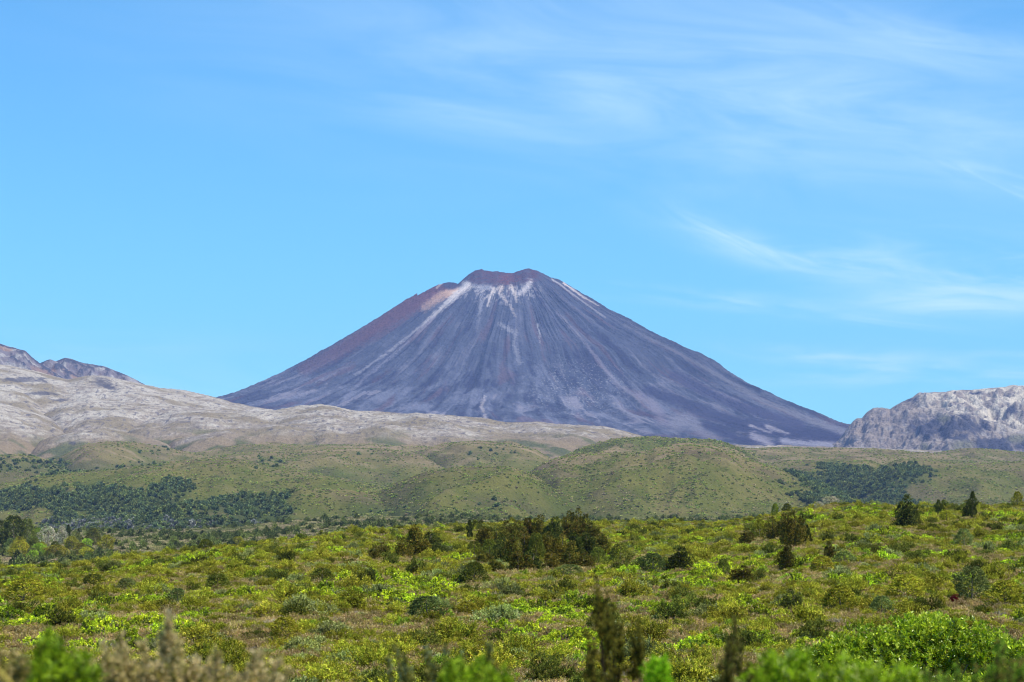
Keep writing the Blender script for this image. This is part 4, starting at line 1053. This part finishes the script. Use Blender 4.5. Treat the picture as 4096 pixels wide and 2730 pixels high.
# ---- big glossy bright green bush, near right -----------------------------------
def big_bush():
    r = np.random.default_rng(301)
    Yb = 44.0; u, _ = pix2uv(2112 * K, 1480 * K); bx = u * Yb; gzb = float(gz(bx, Yb))
    root = bpy.data.objects.new("broadleaf_bush", None); COLL.objects.link(root); root.location = (bx, Yb, gzb)
    tagit(root, "big glossy bright green broadleaf bush in the lower right corner", "bush")
    _, vt = pix2uv(2128 * K, 1405 * K); H = vt * Yb - gzb
    lobes = [(-1.75, 0, .78, .6), (-1.3, .1, .84, .7), (-.8, 0, .90, .8), (-.2, .2, .96, .9), (.3, .5, 1.03, .8), (.8, .2, .97, .9), (1.3, 0, .90, .8), (1.85, 0, .83, .8), (2.45, 0, .76, .7),
             (-1.1, -.9, .64, .9), (0, -1, .68, 1), (1, -1, .68, 1), (2, -.9, .62, .9), (-.5, -1.8, .46, .8), (.9, -1.8, .46, .8), (1.9, -1.7, .42, .8)]
    Bs, Ds = [], []
    for (lx, ly, lh, lr) in lobes:
        P, d, b = dome(r, 380, lr, lr * 0.9, 0.35, -0.6, 12, (0.8, 1.0))
        P[:, 2] = P[:, 2] + lh * H - lr * 0.95
        P[:, 0] += lx; P[:, 1] += ly; Bs.append(P); Ds.append(d)
    B = np.concatenate(Bs) ; D = norm(np.concatenate(Ds) + UP * 0.8)
    k = B[:, 2] > 0.05; B, D = B[k], D[k]
    c = pal(r, len(B), [(0.22, 0.30, 0.010), (0.31, 0.38, 0.015), (0.13, 0.18, 0.010), (0.42, 0.46, 0.05)], [4, 3, 3, 1])
    fol = quads_mesh("foliage", [sprigs(r, B, D, np.full(len(B), 0.05), 13, 0.085, 0.030, c, 1.35, 0.15),
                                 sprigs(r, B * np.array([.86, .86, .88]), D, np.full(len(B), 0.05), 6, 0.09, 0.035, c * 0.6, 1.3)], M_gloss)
    fo = bpy.data.objects.new("foliage", fol); COLL.objects.link(fo); fo.parent = root
    paths = []
    for i in range(16):
        a = i * 2.4; q = 0.4 + 1.3 * r.random()
        paths.append((np.array([[0, 0, -0.1], [q * .4 * math.cos(a), q * .25 * math.sin(a), H * 0.3], [q * math.cos(a), q * .6 * math.sin(a), H * 0.66]]), [0.05, 0.03, 0.012]))
    br = bpy.data.objects.new("branches", tube_mesh("branches", paths, (0.10, 0.075, 0.055))); COLL.objects.link(br); br.parent = root
    NAMED_SPOTS.append((bx, Yb, 2.2))
    return bx, Yb
big_bush()

# ---- random field of the larger shrubs ------------------------------------------
def field(s0, keepf, seedn):
    x, y = jgrid(-110, 110, 20, 430, s0, near_keep)
    k = keepf(x, y) & clear_of_named(x, y) & bush_clear(x, y); return x[k], y[k]
x, y = field(1.8, lambda x, y: (field_lime(x, y) > 0.10 + 0.20 * rng.random(len(x))), 1)
s = rng.uniform(0.5, 1.15, len(x)); plant_field("lime_bush", "bush", P_lime, x, y, s, s * rng.uniform(0.75, 1.25, len(x)),
    "lime-green mounded bush", "lime-green bushes spread over the heath", 300, "lime_cover", "further small lime-green bushes spread over the heath towards the skyline")
x, y = field(2.35, lambda x, y: (rng.random(len(x)) < 0.46) & (field_lime(x, y) < 0.18), 2)
s = rng.uniform(0.5, 1.2, len(x)); plant_field("olive_shrub", "shrub", P_olive, x, y, s, s * rng.uniform(0.55, 1.05, len(x)),
    "olive-green tufted shrub", "olive-green shrubs spread over the heath", 300, "olive_cover", "further olive-green shrubs spread over the heath towards the skyline")
x, y = field(4.2, lambda x, y: (field_dark(x, y) > -0.05) & (rng.random(len(x)) < 0.6), 3)
s = rng.uniform(0.45, 1.1, len(x)); plant_field("dark_shrub", "shrub", P_dark, x, y, s, s * rng.uniform(0.7, 1.2, len(x)),
    "dark green shrub", "dark green shrubs dotted over the heath", 300, "dark_cover", "further dark green shrubs dotted over the heath towards the skyline")
x, y = field(5.2, lambda x, y: (rng.random(len(x)) < 0.34), 4)
s = rng.uniform(0.6, 1.2, len(x)); plant_field("grey_green_shrub", "shrub", P_grey, x, y, s, s * rng.uniform(0.6, 1.1, len(x)),
    "grey-green shrub", "grey-green shrubs dotted over the heath", 300, "grey_green_cover", "further grey-green shrubs dotted over the heath towards the skyline")

# ---- far plain, hillside scrub and far-off woods --------------------------------
x, y = jgrid(-400, 400, 350, 1590, 2.7, lambda x, y: (np.abs(x / y) < UM) & (y > brow_y(x / y) + 15))
fz = fbm(x / 35, y / 90, 3, 111)
idx = np.where(fz > 0.12, 2, np.where(fz > -0.05, 1, np.where(rng.random(len(x)) < 0.6, 0, 3)))
idx = np.where(rng.random(len(x)) < 0.3, rng.integers(0, 4, len(x)), idx)
s = rng.uniform(0.6, 1.25, len(x))
stuff_scatter("low_scrub", P_farlow, np.stack([x, y, gz(x, y) - 0.1], 1), rng.uniform(0, 6.28, len(x)), np.stack([s, s, s * rng.uniform(.6, 1.2, len(x))], 1), idx,
              "low brown and olive scrub covering the far plain beyond the heath")
x, y = jgrid(-400, 400, 350, 1590, 9.0, lambda x, y: (y > brow_y(x / y) + 25) & (np.abs(x / y) < UM) & (rng.random(len(x)) < 0.40 + 1.2 * fbm(x / 60, y / 150, 2, 112)))
s = rng.uniform(0.8, 2.2, len(x))
stuff_scatter("scattered_scrub", P_farsh, np.stack([x, y, gz(x, y) - 0.1], 1), rng.uniform(0, 6.28, len(x)), np.stack([s, s, s * rng.uniform(.8, 1.4, len(x))], 1), rng.integers(0, 2, len(x)),
              "darker green bushes scattered over the far plain")

def grid_sample(G, n, weight):
    w = weight.ravel() * (G['Y'].ravel() / 3000) ** 1.5
    vis = ((G['T'] > -0.12)).ravel() & (np.abs(G['U']).ravel() < 0.25)
    w = np.where(vis, np.maximum(w, 0), 0); w /= w.sum()
    ii = rng.choice(w.size, n, p=w)
    du = rng.uniform(-.5, .5, n) * 0.0004; u = G['U'].ravel()[ii] + du; y = G['Y'].ravel()[ii]
    return u * y, y, G['Z'].ravel()[ii], ii
gn = fbm(HG['U'] * HG['Y'] / 50, HG['Y'] / 80, 3, 113)
w = 0.25 + 1.3 * ss(0.0, 0.3, gn) + 1.2 * HG['H2'] + 0.35 * ss(1780, 1950, HG['PY'])
x, y, z, ii = grid_sample(HG, 70000, w * (1 - HG['F'] * 0.7))
s = rng.uniform(0.6, 1.6, len(x)) * (1 + 0.2 * HG['H2'].ravel()[ii]); kk = rng.choice(4, len(x), p=[.44, .09, .28, .19])
stuff_scatter("hill_scrub", P_hill, np.stack([x, y, z - 0.3], 1), rng.uniform(0, 6.28, len(x)), np.stack([s, s, s * rng.uniform(.6, 1.1, len(x))], 1), kk,
              "small green and brown bushes covering the hillsides")
x, y, z, ii = grid_sample(HG, 17000, np.where(HG['F'] > 0.05, ss(0.4, 0.95, HG['F']) * (0.35 + ss(-0.25, 0.15, gn)) + 0.035, 0))
s = rng.uniform(1.8, 4.6, len(x)); pyy = HG['PY'].ravel()[ii]; pxx = HG['PX'].ravel()[ii]
kk = rng.choice(3, len(x), p=[.40, .42, .18]); kk = np.where((pyy > 2085) & (pxx < 1300) & (rng.random(len(x)) < 0.35), 3, kk)
stuff_scatter("far_woods", P_forest, np.stack([x, y, z - 0.5], 1), rng.uniform(0, 6.28, len(x)), np.stack([s, s, s * rng.uniform(.6, 1.25, len(x))], 1), kk,
              "dark green woods in the hollows of the hills")

# ---- blurred plants close to the camera -----------------------------------------
def fg_plant(name, label, cat, Y0, base_px, tips, cols, wts, plume=0.02, L=0.28, per=90, leaf=(0.016, 0.005), nl=7, stem=0.004, stemcol=(0.05, 0.04, 0.02), side=5, seed=1, mat=None):
    r = np.random.default_rng(seed)
    ub, _ = pix2uv(base_px * K, 2000); bx = float(ub * Y0); bz = float(gz(bx, Y0))
    root = bpy.data.objects.new(name, None); COLL.objects.link(root); root.location = (bx, Y0, bz)
    tagit(root, label, cat)
    paths = []; Bs, Ds = [], []
    for (tx, ty) in tips:
        yy = Y0 + r.uniform(-0.35, 0.35)
        u, v = pix2uv(tx * K, ty * K); tip = np.array([u * yy - bx, yy - Y0, v * yy - bz])
        mid = tip * np.array([0.45, 0.45, 0.55]) + np.array([r.normal() * .03, r.normal() * .03, 0])
        t = np.linspace(0, 1, 12)[:, None]
        P = (1 - t) ** 2 * np.zeros(3) + 2 * t * (1 - t) * mid + t * t * tip
        P += np.cumsum(r.normal(size=P.shape) * 0.004, 0) * t
        paths.append((P, np.linspace(stem * 1.8, stem * 0.35, 12)))
        seglen = np.linalg.norm(tip); k0 = max(0.0, 1 - L / seglen)
        subs = [(P, k0, 1.0)]
        for q in range(side):
            k = r.uniform(k0, 0.97); i = int(k * 11); st = P[i]
            dd = norm(norm(P[min(i + 1, 11)] - P[max(i - 1, 0)]) + r.normal(size=3) * 0.5 + np.array([0, 0, 0.15]))
            ln = r.uniform(0.25, 0.55) * L * (1.15 - (k - k0) / (1 - k0 + 1e-6))
            SP = st[None] + dd[None] * np.linspace(0, ln, 6)[:, None] + UP[None] * (np.linspace(0, 1, 6) ** 2 * ln * 0.35)[:, None]
            paths.append((SP, np.linspace(stem * 0.6, stem * 0.25, 6))); subs.append((SP, 0.0, 0.55))
        for SP, kk0, wgt in subs:
            m = int(per * wgt); kk = r.uniform(kk0, 1, m) * (len(SP) - 1); i0 = np.minimum(kk.astype(int), len(SP) - 2); fr = (kk - i0)[:, None]
            pt = SP[i0] * (1 - fr) + SP[i0 + 1] * fr; tg = norm(SP[i0 + 1] - SP[i0])
            off = r.normal(size=(m, 3)) * plume * 0.35 * (1.2 - 0.9 * (kk / (len(SP) - 1)))[:, None]
            Bs.append(pt + off); Ds.append(norm(tg + r.normal(size=(m, 3)) * 0.45))
    B = np.concatenate(Bs); D = np.concatenate(Ds); c = pal(r, len(B), cols, wts)
    fo = bpy.data.objects.new("foliage", quads_mesh("foliage", [sprigs(r, B, D, np.full(len(B), plume), nl, leaf[0], leaf[1], c, 0.8)], mat or M_fg)); COLL.objects.link(fo); fo.parent = root
    so_ = bpy.data.objects.new("stems", tube_mesh("stems", paths, stemcol, seed=seed)); COLL.objects.link(so_); so_.parent = root

r_ = random.Random(9)
def fan_tips(pts, n, jx, jy): return [(p[0] + r_.uniform(-jx, jx), p[1] + abs(r_.gauss(0, jy))) for p in pts for _ in range(n)]
GOLD = [(0.21, 0.18, 0.022), (0.29, 0.24, 0.04), (0.055, 0.05, 0.012), (0.15, 0.12, 0.02)]
fg_plant("heath_sapling", "tall blurred olive sapling in front of the heath, right of centre", "sapling", 9.0, 1412,
         [(1372, 1318), (1384, 1372), (1358, 1366), (1403, 1402), (1428, 1424), (1456, 1428), (1470, 1474), (1394, 1440), (1346, 1458), (1336, 1502), (1418, 1478), (1362, 1512)],
         [(0.12, 0.11, 0.016), (0.18, 0.155, 0.026), (0.04, 0.04, 0.010), (0.09, 0.08, 0.014)], [3, 3, 2, 2], plume=0.012, L=0.16, per=34, stem=0.006, seed=401, side=4, stemcol=(0.02, 0.016, 0.01))
fg_plant("brown_heath_plant", "blurred brown twiggy shrub in the foreground, lower left", "shrub", 7.6, 430,
         fan_tips([(385, 1405), (300, 1482), (325, 1492), (262, 1494), (345, 1512), (425, 1495), (465, 1512), (500, 1524), (545, 1540), (595, 1512), (612, 1490), (645, 1518), (400, 1480), (225, 1500), (285, 1520), (360, 1530), (440, 1530), (510, 1540), (580, 1540), (640, 1545)], 2, 12, 12),
         [(0.40, 0.31, 0.14), (0.30, 0.24, 0.085), (0.17, 0.15, 0.035), (0.50, 0.39, 0.21)], [3, 3, 2, 2], plume=0.022, L=0.20, per=62, stem=0.004, seed=402, side=4)
fg_plant("broom_plant", "blurred dark and bright green plant in the lower left corner", "shrub", 7.0, 140,
         fan_tips([(105, 1468), (120, 1490), (95, 1500), (140, 1500), (160, 1505), (175, 1520), (195, 1535), (210, 1550), (150, 1535), (125, 1530)], 2, 8, 10),
         [(0.15, 0.22, 0.008), (0.24, 0.33, 0.015), (0.05, 0.07, 0.01), (0.30, 0.40, 0.06)], [3, 3, 2, 1], plume=0.018, L=0.18, per=60, leaf=(0.03, 0.004), seed=403)
fg_plant("brown_heath_plant", "blurred low brown plant at the very lower left edge", "shrub", 7.2, 40,
         fan_tips([(10, 1515), (35, 1525), (60, 1520), (85, 1540), (20, 1545), (70, 1550)], 2, 10, 8), [(0.37, 0.29, 0.12), (0.26, 0.21, 0.06), (0.14, 0.13, 0.03)], [3, 3, 2], plume=0.02, L=0.16, per=60, seed=404)
fg_plant("spiky_heath_plant", "blurred upright dark olive spikes at the bottom, left of centre", "shrub", 8.4, 1010,
         [(903, 1486), (897, 1512), (937, 1505), (975, 1500), (1001, 1478), (1006, 1512), (1062, 1498), (1110, 1506), (1124, 1492), (1142, 1530), (955, 1535), (1030, 1535), (1090, 1540)],
         [(0.12, 0.12, 0.025), (0.08, 0.085, 0.018), (0.22, 0.20, 0.05), (0.20, 0.24, 0.12)], [3, 3, 1, 1], plume=0.012, L=0.14, per=40, seed=405, side=2)
fg_plant("broom_plant", "blurred bright green plant at the bottom, left of centre", "shrub", 8.0, 1075,
         fan_tips([(1035, 1540), (1060, 1530), (1085, 1535), (1110, 1530), (1130, 1545), (1150, 1555), (1010, 1555)], 2, 8, 6), [(0.19, 0.28, 0.012), (0.27, 0.36, 0.03), (0.09, 0.12, 0.012)], [3, 2, 2], plume=0.018, L=0.15, per=60, leaf=(0.03, 0.004), seed=406)
fg_plant("broom_plant", "small blurred bright green tuft right of the tall sapling", "shrub", 8.2, 1515,
         fan_tips([(1512, 1520), (1500, 1540), (1525, 1535), (1518, 1550)], 2, 6, 6), [(0.18, 0.33, 0.01), (0.26, 0.40, 0.02)], [2, 1], plume=0.014, L=0.12, per=55, leaf=(0.03, 0.004), seed=407)
fg_plant("spiky_heath_plant", "thin dark blurred twig with few leaves, lower right of centre", "shrub", 8.6, 1690,
         [(1682, 1420), (1708, 1462), (1678, 1470), (1695, 1500), (1662, 1525), (1720, 1520), (1735, 1535), (1676, 1530), (1700, 1540), (1655, 1545), (1730, 1550)], [(0.10, 0.095, 0.02), (0.16, 0.15, 0.03), (0.06, 0.05, 0.015)], [3, 2, 2], plume=0.013, L=0.15, per=36, seed=408, side=2)
GRN = [(0.19, 0.29, 0.010), (0.27, 0.38, 0.02), (0.09, 0.13, 0.010), (0.38, 0.42, 0.12)]
fg_plant("broom_plant", "blurred bright green feathery plant left of the glossy bush", "shrub", 8.6, 1810,
         fan_tips([(1772, 1496), (1790, 1520), (1815, 1530), (1840, 1518), (1750, 1540), (1865, 1538), (1780, 1545)], 3, 12, 10), GRN, [3, 3, 2, 1], plume=0.022, L=0.18, per=55, leaf=(0.032, 0.004), seed=409)
fg_plant("broom_plant", "blurred green feathery plant in front of the glossy bush", "shrub", 8.2, 1990,
         fan_tips([(1925, 1535), (1958, 1518), (1985, 1538), (2020, 1548), (2055, 1545), (1900, 1548), (2085, 1555)], 3, 12, 9), GRN, [3, 3, 2, 1], plume=0.022, L=0.18, per=50, leaf=(0.032, 0.004), seed=410)
fg_plant("spiky_heath_plant", "blurred brownish-green plant in the lower right corner", "shrub", 7.8, 2240,
         fan_tips([(2130, 1562), (2165, 1555), (2200, 1548), (2235, 1540), (2265, 1532), (2298, 1480), (2300, 1538), (2335, 1520), (2350, 1535), (2180, 1558), (2320, 1550)], 2, 10, 8), [(0.10, 0.17, 0.015), (0.15, 0.13, 0.03), (0.08, 0.09, 0.02), (0.17, 0.26, 0.03)], [3, 3, 2, 2], plume=0.02, L=0.18, per=44, seed=411)
# one yellow stalk in the very corner
u0, v0 = pix2uv(-18 * K, 1525 * K); u1, v1 = pix2uv(32 * K, 1580 * K); ys = 4.6
stalk = [(np.array([[u1 * ys + 0.05, ys, -1.9], [u1 * ys + 0.03, ys, v1 * ys - 0.12], [u1 * ys, ys, v1 * ys], [(u0 + u1) / 2 * ys, ys, (v0 * .53 + v1 * .47) * ys], [u0 * ys, ys, v0 * ys]]), [0.0035, 0.003, 0.003, 0.0028, 0.002])]
so2 = bpy.data.objects.new("grass_stalk", tube_mesh("grass_stalk", stalk, (0.55, 0.45, 0.10), M_leaf)); COLL.objects.link(so2)
tagit(so2, "bent yellow grass stalk in the bottom left corner", "grass stalk")
